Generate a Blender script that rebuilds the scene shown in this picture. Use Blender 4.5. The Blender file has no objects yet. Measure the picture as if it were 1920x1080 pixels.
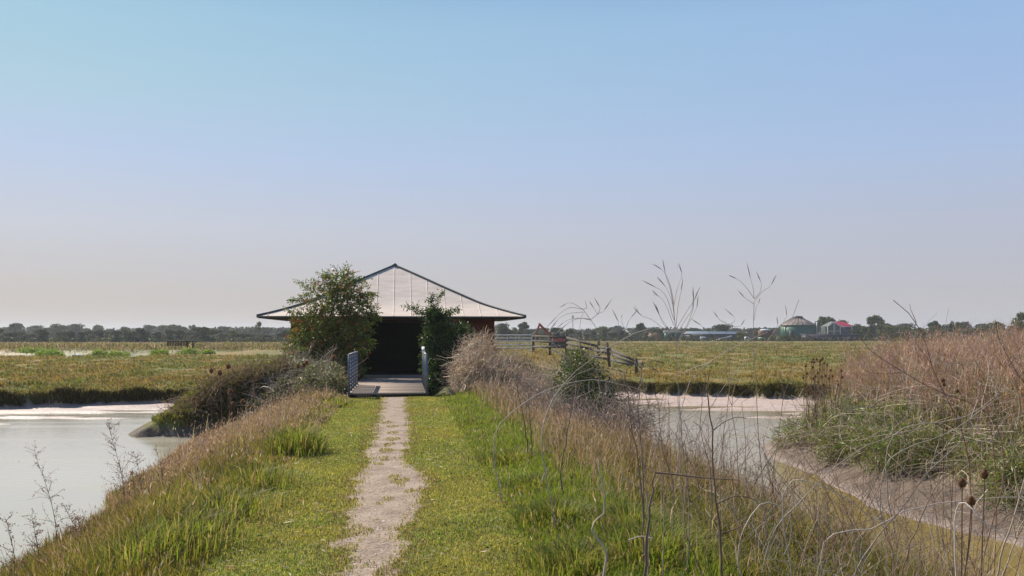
import bpy, math, random
import numpy as np
from mathutils import Vector, Matrix

random.seed(7)
rng = np.random.default_rng(7)
S = bpy.context.scene
C = S.collection
R = math.radians
PI = math.pi

# ------------------------------------------------------------------ camera
EYE, FPX, HZ = 1.7, 1800.0, 625.0
cd = bpy.data.cameras.new("camera")
cam = bpy.data.objects.new("camera", cd)
C.objects.link(cam)
cam.location = (0, 0, EYE)
cam.rotation_euler = (R(90), 0, 0)
cd.sensor_width = 36
cd.lens = 36 * FPX / 1920
cd.shift_y = (HZ - 540) / 1920
cd.clip_start = 0.1
cd.clip_end = 8000
S.camera = cam

# ------------------------------------------------------------------ world, sun, exposure
SUN_EL, SUN_AZ = R(41), R(-44)          # azimuth from +Y, negative to the left
w = bpy.data.worlds.new("World")
S.world = w
w.use_nodes = True
nt = w.node_tree
for n in list(nt.nodes):
    nt.nodes.remove(n)
out = nt.nodes.new("ShaderNodeOutputWorld")
bg = nt.nodes.new("ShaderNodeBackground")
bg.inputs["Strength"].default_value = 0.1
sky = nt.nodes.new("ShaderNodeTexSky")
sky.sky_type = 'NISHITA'
sky.sun_disc = False
sky.sun_elevation = SUN_EL
sky.sun_rotation = SUN_AZ
sky.air_density = 1.0
sky.dust_density = 2.0
tc = nt.nodes.new("ShaderNodeTexCoord")
sep = nt.nodes.new("ShaderNodeSeparateXYZ")
nt.links.new(tc.outputs["Generated"], sep.inputs[0])


def srgb(r, g, b):
    f = lambda c: (c / 255 / 12.92) if c / 255 <= 0.04045 else ((c / 255 + 0.055) / 1.055) ** 2.4
    return (f(r), f(g), f(b), 1)


def ramp(tree, stops, link=None):
    n = tree.nodes.new("ShaderNodeValToRGB")
    e = n.color_ramp.elements
    while len(e) > 1:
        e.remove(e[-1])
    e[0].position, e[0].color = stops[0]
    for p, c in stops[1:]:
        k = e.new(p)
        k.color = c
    if link is not None:
        tree.links.new(link, n.inputs[0])
    return n


SKY_L = [(0.0, srgb(195, 188, 185)), (0.032, srgb(192, 186, 183)), (0.105, srgb(195, 200, 213)), (0.175, srgb(181, 200, 228)), (0.237, srgb(168, 202, 220)),
         (0.304, srgb(155, 197, 219)), (0.38, srgb(130, 175, 208)), (0.50, srgb(84, 128, 176)), (1.0, srgb(48, 84, 140))]
SKY_R = [(0.0, srgb(190, 188, 193)), (0.032, srgb(189, 188, 194)), (0.105, srgb(183, 189, 207)), (0.175, srgb(171, 192, 224)), (0.237, srgb(161, 188, 226)),
         (0.304, srgb(154, 186, 225)), (0.38, srgb(120, 160, 212)), (0.50, srgb(80, 122, 180)), (1.0, srgb(46, 82, 140))]
rl = ramp(nt, SKY_L, sep.outputs[2])
rr = ramp(nt, SKY_R, sep.outputs[2])
mr = nt.nodes.new("ShaderNodeMapRange")
mr.inputs["From Min"].default_value = -0.42
mr.inputs["From Max"].default_value = 0.42
nt.links.new(sep.outputs[0], mr.inputs["Value"])
mx = nt.nodes.new("ShaderNodeMixRGB")
nt.links.new(mr.outputs[0], mx.inputs[0])
nt.links.new(rl.outputs[0], mx.inputs[1])
nt.links.new(rr.outputs[0], mx.inputs[2])
sc10 = nt.nodes.new("ShaderNodeVectorMath")
sc10.operation = 'SCALE'
sc10.inputs["Scale"].default_value = 7.35
nt.links.new(mx.outputs[0], sc10.inputs[0])
mx2 = nt.nodes.new("ShaderNodeMixRGB")
mx2.inputs[0].default_value = 0.95
nt.links.new(sky.outputs[0], mx2.inputs[1])
nt.links.new(sc10.outputs[0], mx2.inputs[2])
nt.links.new(mx2.outputs[0], bg.inputs["Color"])
nt.links.new(bg.outputs[0], out.inputs[0])

sl = bpy.data.lights.new("sun", 'SUN')
sl.energy = 5.0
sl.angle = R(0.5)
sl.color = (1.0, 0.91, 0.77)
sun = bpy.data.objects.new("sun", sl)
C.objects.link(sun)
sdir = Vector((math.sin(SUN_AZ) * math.cos(SUN_EL), math.cos(SUN_AZ) * math.cos(SUN_EL), math.sin(SUN_EL)))
sun.rotation_euler = sdir.to_track_quat('Z', 'Y').to_euler()
sun.location = (-30, 30, 40)

S.view_settings.view_transform = 'Standard'
S.view_settings.look = 'None'
S.view_settings.exposure = 0.45
S.view_settings.gamma = 1.0
S.render.engine = 'CYCLES'
S.cycles.use_denoising = True
S.cycles.max_bounces = 8
S.cycles.transparent_max_bounces = 8
S.cycles.volume_bounces = 0

# ------------------------------------------------------------------ helpers


def P(px, py, d):
    """the place seen at a photo pixel, d metres ahead of the camera"""
    return np.array([(px - 960) / FPX * d, d, EYE - (py - HZ) / FPX * d])


def frac(a):
    return a - np.floor(a)


def _h(i, j, s):
    return frac(np.sin(i * 127.1 + j * 311.7 + s * 74.7) * 43758.5453)


def vnoise(x, y, s=0):
    x = np.asarray(x, float); y = np.asarray(y, float)
    i, j = np.floor(x), np.floor(y)
    a, b = x - i, y - j
    a = a * a * (3 - 2 * a); b = b * b * (3 - 2 * b)
    return (_h(i, j, s) * (1 - a) + _h(i + 1, j, s) * a) * (1 - b) + (_h(i, j + 1, s) * (1 - a) + _h(i + 1, j + 1, s) * a) * b


def fbm(x, y, s=0, o=4):
    t, a, n = 0, 0.5, 0
    for k in range(o):
        t = t + a * vnoise(x * 2 ** k + k * 17.3, y * 2 ** k - k * 9.1, s + k)
        n += a
        a *= 0.55
    return t / n


def sst(a, b, x):
    t = np.clip((x - a) / (b - a), 0, 1)
    return t * t * (3 - 2 * t)


def tag(o, label=None, cat=None, group=None, kind=None):
    if label: o["label"] = label
    if cat: o["category"] = cat
    if group: o["group"] = group
    if kind: o["kind"] = kind
    return o


def empty(name, loc=(0, 0, 0), rz=0.0, label=None, cat=None, group=None):
    o = bpy.data.objects.new(name, None)
    o.empty_display_size = 0.2
    C.objects.link(o)
    o.location = loc
    o.rotation_euler = (0, 0, rz)
    return tag(o, label, cat, group)


def mesh(name, V, faces, mat, col=None, parent=None, smooth=False):
    """one mesh object from numpy vertices and face arrays (triangles and / or quads)"""
    V = np.asarray(V, np.float32).reshape(-1, 3)
    if not isinstance(faces, (list, tuple)):
        faces = [faces]
    faces = [np.asarray(f, np.int32) for f in faces if len(f)]
    me = bpy.data.meshes.new(name)
    me.vertices.add(len(V))
    me.vertices.foreach_set("co", V.ravel())
    loops = np.concatenate([f.ravel() for f in faces])
    tot = np.concatenate([np.full(len(f), f.shape[1], np.int32) for f in faces])
    me.loops.add(len(loops))
    me.loops.foreach_set("vertex_index", loops)
    me.polygons.add(len(tot))
    st = np.concatenate([[0], np.cumsum(tot)[:-1]]).astype(np.int32)
    me.polygons.foreach_set("loop_start", st)
    me.polygons.foreach_set("loop_total", tot)
    if smooth:
        me.polygons.foreach_set("use_smooth", np.ones(len(tot), bool))
    if col is not None:
        col = np.asarray(col, np.float32)
        if col.ndim == 1:
            col = np.tile(col, (len(V), 1))
        a = me.color_attributes.new("Col", 'FLOAT_COLOR', 'POINT')
        a.data.foreach_set("color", np.concatenate([np.clip(col, 0, 1), np.ones((len(V), 1), np.float32)], 1).ravel())
    me.materials.append(mat)
    me.update(calc_edges=True)
    me.validate()
    o = bpy.data.objects.new(name, me)
    C.objects.link(o)
    if parent is not None:
        o.parent = parent
    return o


class MB:
    """collects boxes, prisms and tubes, then links them as one mesh object"""
    def __init__(s):
        s.V, s.F, s.n = [], {3: [], 4: []}, 0

    def add(s, V, F):
        V = np.asarray(V, float).reshape(-1, 3)
        for f in F:
            f = list(f)
            if len(f) > 4:
                for k in range(1, len(f) - 1):
                    s.F[3].append([f[0] + s.n, f[k] + s.n, f[k + 1] + s.n])
            else:
                s.F[len(f)].append([i + s.n for i in f])
        s.V.append(V)
        s.n += len(V)
        return s

    def box(s, x0, x1, y0, y1, z0, z1):
        V = [(x, y, z) for z in (z0, z1) for y in (y0, y1) for x in (x0, x1)]
        return s.add(V, [(0, 2, 3, 1), (4, 5, 7, 6), (0, 1, 5, 4), (2, 6, 7, 3), (0, 4, 6, 2), (1, 3, 7, 5)])

    def bar(s, a, b, wx, wz=None, up=(0, 0, 1)):
        a, b = np.array(a, float), np.array(b, float)
        wz = wx if wz is None else wz
        t = (b - a) / np.linalg.norm(b - a)
        u = np.array(up, float)
        if abs(t @ u) > 0.97:
            u = np.array([0, 1.0, 0])
        n = np.cross(t, u); n /= np.linalg.norm(n)
        m = np.cross(n, t)
        V = [p + n * sx * wx / 2 + m * sz * wz / 2 for p in (a, b) for sz in (-1, 1) for sx in (-1, 1)]
        return s.add(V, [(0, 2, 3, 1), (4, 5, 7, 6), (0, 1, 5, 4), (2, 6, 7, 3), (0, 4, 6, 2), (1, 3, 7, 5)])

    def lathe(s, prof, c=(0, 0, 0), n=24, cap=True):
        V = []
        for r_, z in prof:
            for k in range(n):
                a = 2 * PI * k / n
                V.append((c[0] + r_ * math.cos(a), c[1] + r_ * math.sin(a), c[2] + z))
        F = []
        for i in range(len(prof) - 1):
            for k in range(n):
                F.append((i * n + k, i * n + (k + 1) % n, (i + 1) * n + (k + 1) % n, (i + 1) * n + k))
        if cap:
            F.append(tuple(range(n - 1, -1, -1)))
            F.append(tuple((len(prof) - 1) * n + k for k in range(n)))
        return s.add(V, F)

    def tube(s, pts, rad, sides=5):
        V, F = tubes(np.array(pts, float)[None], np.array(rad, float)[None] * np.ones((1, len(pts))), sides)
        return s.add(V, F.tolist())

    def build(s, name, mat, parent=None, col=None, smooth=False):
        fs = [np.array(f) for f in s.F.values() if f]
        return mesh(name, np.concatenate(s.V), fs, mat, col, parent, smooth)


def tubes(Q, Rr, sides=3):
    """N polylines of K points with radii -> vertices and quads"""
    N, K, _ = Q.shape
    T = np.gradient(Q, axis=1)
    T /= np.linalg.norm(T, axis=2, keepdims=True) + 1e-9
    ref = np.array([0.31, 0.53, 0.79])
    n1 = np.cross(T, ref); n1 /= np.linalg.norm(n1, axis=2, keepdims=True) + 1e-9
    n2 = np.cross(T, n1)
    ang = np.arange(sides) * 2 * PI / sides
    V = Q[:, :, None, :] + Rr[:, :, None, None] * (n1[:, :, None, :] * np.cos(ang)[None, None, :, None] + n2[:, :, None, :] * np.sin(ang)[None, None, :, None])
    idx = np.arange(N * K * sides).reshape(N, K, sides)
    a, b = idx[:, :-1, :], idx[:, 1:, :]
    F = np.stack([a, np.roll(a, -1, 2), np.roll(b, -1, 2), b], -1).reshape(-1, 4)
    return V.reshape(-1, 3), F


def unit(n):
    v = rng.normal(size=(n, 3))
    return v / np.linalg.norm(v, axis=1, keepdims=True)


def grow(start, d0, L, K=6, curl=0.4, grav=0.0):
    """N curving twigs"""
    N = len(start)
    d = d0 / (np.linalg.norm(d0, axis=1, keepdims=True) + 1e-9)
    p = start.copy()
    Q = [p.copy()]
    drift = rng.normal(size=(N, 3)) * curl
    for k in range(K - 1):
        d = d + drift * 0.6 + rng.normal(size=(N, 3)) * curl * 0.5
        d[:, 2] -= grav
        d /= np.linalg.norm(d, axis=1, keepdims=True)
        p = p + d * (np.asarray(L) / (K - 1))[:, None]
        Q.append(p.copy())
    return np.stack(Q, 1)


def curve(pts, n=14):
    """smooth line through 3-D points"""
    pts = np.array(pts, float)
    if len(pts) == 2:
        return pts[0] + (pts[1] - pts[0]) * np.linspace(0, 1, n)[:, None]
    s = np.concatenate([[0], np.cumsum(np.linalg.norm(np.diff(pts, axis=0), axis=1))])
    m = np.gradient(pts, s, axis=0)
    q = np.linspace(0, s[-1], n)
    i = np.clip(np.searchsorted(s, q) - 1, 0, len(s) - 2)
    h_ = (s[i + 1] - s[i])[:, None]; t = ((q - s[i]) / h_[:, 0])[:, None]
    return (2 * t ** 3 - 3 * t ** 2 + 1) * pts[i] + (t ** 3 - 2 * t ** 2 + t) * h_ * m[i] + (-2 * t ** 3 + 3 * t ** 2) * pts[i + 1] + (t ** 3 - t ** 2) * h_ * m[i + 1]


def blades(Pb, H, Wd, bend, C0, C1, yaw=None):
    N = len(Pb)
    yaw = rng.uniform(0, 2 * PI, N) if yaw is None else yaw
    dv = np.stack([np.cos(yaw), np.sin(yaw), 0 * yaw], 1)
    fy = yaw + PI / 2 + rng.normal(size=N) * 0.5
    sd = np.stack([np.cos(fy), np.sin(fy), 0 * fy], 1) * (Wd / 2)[:, None]
    up = np.array([0, 0, 1.0])
    H = H[:, None]; b = bend[:, None]
    p0 = Pb - up * 0.03
    p1 = Pb + up * H * 0.55 + dv * b * H * 0.22
    p2 = Pb + up * H * (1 - 0.35 * b) + dv * b * H * 0.8
    V = np.stack([p0 - sd, p0 + sd, p1 - sd * 0.85, p1 + sd * 0.85, p2], 1).reshape(-1, 3)
    base = (np.arange(N) * 5)[:, None, None]
    T = (base + np.array([[0, 1, 3], [0, 3, 2], [2, 3, 4]])[None]).reshape(-1, 3)
    Cc = np.stack([C0, C0, (C0 + C1) / 2, (C0 + C1) / 2, C1], 1).reshape(-1, 3)
    return V, T, Cc, p2


def leafq(Pb, L, Wd, Cc, dirn=None):
    """N leaf shaped quads"""
    N = len(Pb)
    a = unit(N) if dirn is None else dirn
    b = np.cross(a, unit(N)); b /= np.linalg.norm(b, axis=1, keepdims=True) + 1e-9
    L = (np.zeros(N) + L)[:, None]; Wd = (np.zeros(N) + Wd)[:, None]
    V = np.stack([Pb, Pb + a * L * 0.45 + b * Wd / 2, Pb + a * L, Pb + a * L * 0.45 - b * Wd / 2], 1).reshape(-1, 3)
    F = np.arange(N * 4).reshape(-1, 4)
    return V, F, np.repeat(Cc, 4, 0)


def pick(cols, n, jit=0.18, wts=None):
    cols = np.array(cols)
    i = rng.choice(len(cols), n, p=wts)
    return cols[i] * (1 + rng.normal(size=(n, 1)) * jit) * (1 + rng.normal(size=(n, 3)) * 0.05)


class Acc:
    """accumulates vertex / face / colour batches"""
    def __init__(s):
        s.V, s.F, s.C, s.n = [], {3: [], 4: []}, [], 0

    def add(s, V, F, Cc):
        Cc = np.asarray(Cc, float)
        if Cc.ndim == 1:
            Cc = np.tile(Cc, (len(V), 1))
        s.V.append(V); s.C.append(Cc)
        s.F[F.shape[1]].append(F + s.n)
        s.n += len(V)

    def build(s, name, mat, parent=None):
        fs = [np.concatenate(f) for f in s.F.values() if f]
        return mesh(name, np.concatenate(s.V), fs, mat, np.concatenate(s.C), parent)


# ------------------------------------------------------------------ materials
def new_mat(name):
    m = bpy.data.materials.new(name)
    m.use_nodes = True
    t = m.node_tree
    b = t.nodes["Principled BSDF"]
    return m, t, b


def noise_col(t, scale, c0, c1, detail=6, coord="Object", pos=(0.35, 0.65), stretch=None):
    co = t.nodes.new("ShaderNodeTexCoord")
    n = t.nodes.new("ShaderNodeTexNoise")
    n.inputs["Scale"].default_value = scale
    n.inputs["Detail"].default_value = detail
    if stretch:
        mp = t.nodes.new("ShaderNodeMapping")
        mp.inputs["Scale"].default_value = stretch
        t.links.new(co.outputs[coord], mp.inputs[0])
        t.links.new(mp.outputs[0], n.inputs["Vector"])
    else:
        t.links.new(co.outputs[coord], n.inputs["Vector"])
    r = ramp(t, [(pos[0], (*c0, 1)), (pos[1], (*c1, 1))], n.outputs["Fac"])
    return n, r


def simple(name, c0, c1, scale=8, rough=0.7, metal=0.0, bump=0.0, stretch=None, spec=0.5):
    m, t, b = new_mat(name)
    n, r = noise_col(t, scale, c0, c1, stretch=stretch)
    t.links.new(r.outputs[0], b.inputs["Base Color"])
    b.inputs["Roughness"].default_value = rough
    b.inputs["Metallic"].default_value = metal
    b.inputs["Specular IOR Level"].default_value = spec
    if bump:
        bp = t.nodes.new("ShaderNodeBump")
        bp.inputs["Strength"].default_value = bump
        bp.inputs["Distance"].default_value = 0.02
        t.links.new(n.outputs["Fac"], bp.inputs["Height"])
        t.links.new(bp.outputs[0], b.inputs["Normal"])
    return m


def foliage_mat(name, transl=0.35, rough=0.55, spec=0.3, gain=1.0):
    m, t, b = new_mat(name)
    at = t.nodes.new("ShaderNodeAttribute")
    at.attribute_name = "Col"
    t.links.new(at.outputs["Color"], b.inputs["Base Color"])
    b.inputs["Roughness"].default_value = rough
    b.inputs["Specular IOR Level"].default_value = spec
    tr = t.nodes.new("ShaderNodeBsdfTranslucent")
    hs = t.nodes.new("ShaderNodeHueSaturation")
    hs.inputs["Saturation"].default_value = 1.1
    hs.inputs["Value"].default_value = 1.35 * gain
    t.links.new(at.outputs["Color"], hs.inputs["Color"])
    t.links.new(hs.outputs[0], tr.inputs["Color"])
    ms = t.nodes.new("ShaderNodeMixShader")
    ms.inputs[0].default_value = transl
    t.links.new(b.outputs[0], ms.inputs[1])
    t.links.new(tr.outputs[0], ms.inputs[2])
    t.links.new(ms.outputs[0], t.nodes["Material Output"].inputs[0])
    return m


M_GRASS = foliage_mat("grass_blade", 0.44, 0.55, 0.14)
M_LEAF = foliage_mat("leaf", 0.36, 0.45, 0.3)
M_FARLEAF = foliage_mat("far_leaf", 0.2, 0.8, 0.1)
M_TWIG = foliage_mat("dry_twig", 0.05, 0.6, 0.35)
M_BARK = simple("bark", (0.05, 0.04, 0.03), (0.11, 0.09, 0.07), 12, 0.9, bump=0.4)
M_ROOF = None
M_WALL = simple("red_timber", (0.13, 0.035, 0.018), (0.19, 0.055, 0.028), 6, 0.75, stretch=(1, 1, 12), bump=0.15)
M_DARKTIM = simple("dark_timber", (0.012, 0.009, 0.007), (0.028, 0.021, 0.015), 8, 0.85, stretch=(6, 6, 1))
M_TRIM = simple("grey_green_trim", (0.05, 0.065, 0.06), (0.08, 0.095, 0.085), 5, 0.5)
M_DECK = simple("weathered_deck", (0.25, 0.185, 0.145), (0.40, 0.31, 0.25), 5, 0.8, stretch=(1, 9, 9), bump=0.2)
M_GALV = simple("galvanised_steel", (0.12, 0.14, 0.175), (0.20, 0.22, 0.26), 14, 0.5, 0.2)
M_FENCE = simple("weathered_fence_timber", (0.06, 0.052, 0.045), (0.13, 0.115, 0.10), 9, 0.85, stretch=(1, 1, 4))
M_GATE = simple("bright_galvanised_tube", (0.42, 0.44, 0.46), (0.55, 0.57, 0.59), 14, 0.5, 0.0)
M_NOTICE = simple("pale_notice", (0.55, 0.56, 0.56), (0.68, 0.68, 0.67), 4, 0.6)
M_RED = simple("red_machine_paint", (0.35, 0.05, 0.03), (0.45, 0.07, 0.04), 3, 0.5)
M_DARKMETAL = simple("dark_metal", (0.03, 0.03, 0.035), (0.06, 0.06, 0.065), 5, 0.6)
M_SILO = simple("green_steel", (0.025, 0.11, 0.07), (0.04, 0.15, 0.095), 1.2, 0.5)
M_SILOROOF = simple("weathered_roof_sheet", (0.20, 0.15, 0.12), (0.34, 0.28, 0.25), 0.8, 0.6, stretch=(1, 1, 0.2))
M_RUST = simple("rusty_steel", (0.10, 0.04, 0.025), (0.17, 0.07, 0.04), 1.5, 0.8)
M_PALE = simple("pale_painted_sheet", (0.55, 0.60, 0.62), (0.68, 0.72, 0.74), 2, 0.5)
M_REDROOF = simple("red_roof_sheet", (0.36, 0.012, 0.03), (0.45, 0.02, 0.04), 2, 0.45)
M_PURPLE = simple("dark_purple_cladding", (0.05, 0.042, 0.07), (0.075, 0.06, 0.095), 1.5, 0.7)
M_GLASS = simple("dull_window_glass", (0.05, 0.07, 0.07), (0.10, 0.12, 0.12), 1, 0.15)
M_TAN = simple("tan_cladding", (0.22, 0.14, 0.09), (0.30, 0.20, 0.14), 0.6, 0.8)
M_BLUE = simple("pale_blue_sheet", (0.10, 0.14, 0.18), (0.16, 0.20, 0.25), 1, 0.5)
M_WHITEBIRD = simple("white_plumage", (0.72, 0.72, 0.70), (0.82, 0.82, 0.8), 9, 0.7)
M_BEAK = simple("orange_beak", (0.5, 0.18, 0.04), (0.6, 0.22, 0.05), 9, 0.6)


def roof_mat():
    m, t, b = new_mat("pale_roof_sheet")
    n, r = noise_col(t, 1.4, (0.66, 0.555, 0.475), (0.77, 0.66, 0.57), stretch=(1, 1, 5))
    t.links.new(r.outputs[0], b.inputs["Base Color"])
    b.inputs["Roughness"].default_value = 0.65
    b.inputs["Metallic"].default_value = 0.0
    b.inputs["Specular IOR Level"].default_value = 0.25
    n2 = t.nodes.new("ShaderNodeTexNoise")
    n2.inputs["Scale"].default_value = 2.2
    co = t.nodes.new("ShaderNodeTexCoord")
    mp = t.nodes.new("ShaderNodeMapping")
    mp.inputs["Scale"].default_value = (0.4, 1.5, 5)
    t.links.new(co.outputs["Object"], mp.inputs[0])
    t.links.new(mp.outputs[0], n2.inputs["Vector"])
    bp = t.nodes.new("ShaderNodeBump")
    bp.inputs["Strength"].default_value = 0.35
    bp.inputs["Distance"].default_value = 0.03
    t.links.new(n2.outputs["Fac"], bp.inputs["Height"])
    t.links.new(bp.outputs[0], b.inputs["Normal"])
    return m


M_ROOF = roof_mat()


def terrain_mat():
    m, t, b = new_mat("ground")
    co = t.nodes.new("ShaderNodeTexCoord")
    at = t.nodes.new("ShaderNodeAttribute"); at.attribute_name = "Col"
    pa = t.nodes.new("ShaderNodeAttribute"); pa.attribute_name = "Path"
    wet = t.nodes.new("ShaderNodeAttribute"); wet.attribute_name = "Wet"

    def noi(scale, detail=6):
        n = t.nodes.new("ShaderNodeTexNoise")
        n.inputs["Scale"].default_value = scale
        n.inputs["Detail"].default_value = detail
        t.links.new(co.outputs["Object"], n.inputs["Vector"])
        return n
    nf = noi(7, 8)
    var = ramp(t, [(0.25, (0.72, 0.72, 0.72, 1)), (0.75, (1.28, 1.28, 1.28, 1))], nf.outputs["Fac"])
    mul = t.nodes.new("ShaderNodeMixRGB"); mul.blend_type = 'MULTIPLY'; mul.inputs[0].default_value = 1
    t.links.new(at.outputs["Color"], mul.inputs[1]); t.links.new(var.outputs[0], mul.inputs[2])
    # bare trodden earth
    n1 = noi(3.2, 8)
    dirt = ramp(t, [(0.3, (0.225, 0.166, 0.122, 1)), (0.5, (0.33, 0.25, 0.187, 1)), (0.75, (0.42, 0.332, 0.262, 1))], n1.outputs["Fac"])
    n2 = noi(38, 3)
    grit = ramp(t, [(0.32, (0.5, 0.48, 0.45, 1)), (0.47, (0.95, 0.95, 0.95, 1)), (0.72, (1.2, 1.2, 1.2, 1))], n2.outputs["Fac"])
    dm = t.nodes.new("ShaderNodeMixRGB"); dm.blend_type = 'MULTIPLY'; dm.inputs[0].default_value = 1
    t.links.new(dirt.outputs[0], dm.inputs[1]); t.links.new(grit.outputs[0], dm.inputs[2])
    n3 = noi(9, 6)
    ad = t.nodes.new("ShaderNodeMath"); ad.operation = 'MULTIPLY_ADD'
    t.links.new(n3.outputs["Fac"], ad.inputs[0]); ad.inputs[1].default_value = 0.8
    t.links.new(pa.outputs["Fac"], ad.inputs[2])
    ms = t.nodes.new("ShaderNodeMapRange"); ms.interpolation_type = 'SMOOTHSTEP'
    ms.inputs["From Min"].default_value = 0.8; ms.inputs["From Max"].default_value = 1.0
    t.links.new(ad.outputs[0], ms.inputs["Value"])
    fin = t.nodes.new("ShaderNodeMixRGB")
    t.links.new(ms.outputs[0], fin.inputs[0]); t.links.new(mul.outputs[0], fin.inputs[1]); t.links.new(dm.outputs[0], fin.inputs[2])
    t.links.new(fin.outputs[0], b.inputs["Base Color"])
    rm = t.nodes.new("ShaderNodeMapRange")
    rm.inputs["To Min"].default_value = 0.95; rm.inputs["To Max"].default_value = 0.38
    t.links.new(wet.outputs["Fac"], rm.inputs["Value"])
    t.links.new(rm.outputs[0], b.inputs["Roughness"])
    b.inputs["Specular IOR Level"].default_value = 0.35
    bp = t.nodes.new("ShaderNodeBump"); bp.inputs["Strength"].default_value = 0.9; bp.inputs["Distance"].default_value = 0.035
    n4 = noi(16, 8)
    t.links.new(n4.outputs["Fac"], bp.inputs["Height"])
    t.links.new(bp.outputs[0], b.inputs["Normal"])
    return m


def water_mat():
    m, t, b = new_mat("silty_water")
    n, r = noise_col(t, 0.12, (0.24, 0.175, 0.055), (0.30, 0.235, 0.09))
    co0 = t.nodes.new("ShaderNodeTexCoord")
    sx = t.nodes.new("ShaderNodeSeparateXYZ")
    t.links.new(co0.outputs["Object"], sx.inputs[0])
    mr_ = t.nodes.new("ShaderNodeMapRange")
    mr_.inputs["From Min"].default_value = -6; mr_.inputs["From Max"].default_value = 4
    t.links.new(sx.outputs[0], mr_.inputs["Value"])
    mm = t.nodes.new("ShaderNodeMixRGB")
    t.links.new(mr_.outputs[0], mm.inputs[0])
    r0 = ramp(t, [(0.35, (0.40, 0.37, 0.285, 1)), (0.65, (0.47, 0.44, 0.35, 1))], n.outputs["Fac"])  # silt colour lightened on the left to stand in for reflected sky
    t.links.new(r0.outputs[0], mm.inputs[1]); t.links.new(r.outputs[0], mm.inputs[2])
    t.links.new(mm.outputs[0], b.inputs["Base Color"])
    ms_ = t.nodes.new("ShaderNodeMapping"); ms_.inputs["Scale"].default_value = (0.10, 0.75, 1)
    t.links.new(co0.outputs["Object"], ms_.inputs[0])
    ns_ = t.nodes.new("ShaderNodeTexNoise"); ns_.inputs["Scale"].default_value = 1.0; ns_.inputs["Detail"].default_value = 5
    t.links.new(ms_.outputs[0], ns_.inputs["Vector"])
    rs_ = t.nodes.new("ShaderNodeMapRange")
    rs_.inputs["From Min"].default_value = 0.38; rs_.inputs["From Max"].default_value = 0.62
    rs_.inputs["To Min"].default_value = 0.03; rs_.inputs["To Max"].default_value = 0.19
    t.links.new(ns_.outputs["Fac"], rs_.inputs["Value"])
    t.links.new(rs_.outputs[0], b.inputs["Roughness"])
    b.inputs["IOR"].default_value = 1.33
    co = t.nodes.new("ShaderNodeTexCoord")
    mp = t.nodes.new("ShaderNodeMapping"); mp.inputs["Scale"].default_value = (1.0, 2.6, 1)
    t.links.new(co.outputs["Object"], mp.inputs[0])
    nz = t.nodes.new("ShaderNodeTexNoise"); nz.inputs["Scale"].default_value = 2.6; nz.inputs["Detail"].default_value = 4
    t.links.new(mp.outputs[0], nz.inputs["Vector"])
    bp = t.nodes.new("ShaderNodeBump"); bp.inputs["Strength"].default_value = 0.15; bp.inputs["Distance"].default_value = 0.04
    t.links.new(nz.outputs["Fac"], bp.inputs["Height"])
    t.links.new(bp.outputs[0], b.inputs["Normal"])
    return m


# ------------------------------------------------------------------ the lie of the land
WATER = -1.2
YAW = math.atan(0.1136)
HUT = np.array([-4.58, 37.2])


def xc(y):
    return -0.2 - 0.1136 * y


# edges of the trodden path measured in the photo: row, left, right
_pt = np.array([(740, 712, 770), (746, 714, 764), (781, 709, 768), (803, 701, 772), (825, 692, 772), (844, 684, 766), (875, 676, 772), (889, 672, 798), (905, 666, 802),
                (929, 654, 790), (960, 638, 780), (992, 640, 768), (1014, 623, 761), (1036, 638, 755), (1074, 632, 752), (1200, 610, 735), (1600, 540, 700)], float)
_pd = EYE * FPX / (_pt[:, 0] - HZ)
_pl = (_pt[:, 1] - 960) / FPX * _pd
_pr = (_pt[:, 2] - 960) / FPX * _pd


def path_in(x, y):
    """metres inside the trodden path (negative outside)"""
    l = np.interp(y, _pd[::-1], _pl[::-1]); r = np.interp(y, _pd[::-1], _pr[::-1])
    s = np.minimum(x - l, r - x) + (fbm(x * 3.1, y * 3.1, 31) - 0.5) * 0.34 - 0.03
    return np.where(y > 25.7, -1.0, s)


def segfield(x, y, pts):
    """distance to a polyline of (x, y, top) and its interpolated top"""
    best = np.full(np.shape(x), 1e9); top = np.zeros(np.shape(x)); side = np.zeros(np.shape(x))
    for (ax, ay, az), (bx, by, bz) in zip(pts[:-1], pts[1:]):
        dx, dy = bx - ax, by - ay
        t = np.clip(((x - ax) * dx + (y - ay) * dy) / (dx * dx + dy * dy), 0, 1)
        qx, qy = x - ax - t * dx, y - ay - t * dy
        d = np.hypot(qx, qy)
        sd = (qx * dy - qy * dx) / math.hypot(dx, dy)
        k = d < best
        best = np.where(k, d, best); top = np.where(k, az + t * (bz - az), top); side = np.where(k, sd, side)
    return best, top, side


SPUR_L = [(-9.5, 27.9, -0.55), (-9.0, 28.6, 0.08), (-8.35, 29.8, 0.42), (-7.7, 31.6, 0.68), (-6.9, 34.0, 0.35)]
SPUR_R = [(0.9, 25.0, -0.1), (0.3, 28.0, 0.2), (-0.4, 31.5, 0.35), (-0.9, 36.0, 0.1)]


def bankline(x):
    yl = np.clip(36.3 + (x + 19.4) * 0.63, 30, 43)
    yr = np.clip(45.2 - (x - 5.7) * 0.62, 34, 47)
    k = sst(-6, -2, x)
    return yl * (1 - k) + yr * k


def shore_x(y):
    return np.interp(y, [-10, 0, 5, 10, 12.9, 15.1, 22, 24.5, 27], [11, 9.2, 8.3, 7.3, 6.75, 6.25, 5.85, 6.3, 7.6])


def mound_s(x, y):
    return np.minimum(x - shore_x(y), 26.5 + np.clip((x - 6) * 0.8, 0, 6) - y) + (fbm(x * 0.5, y * 0.5, 8) - 0.5) * 0.9


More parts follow.
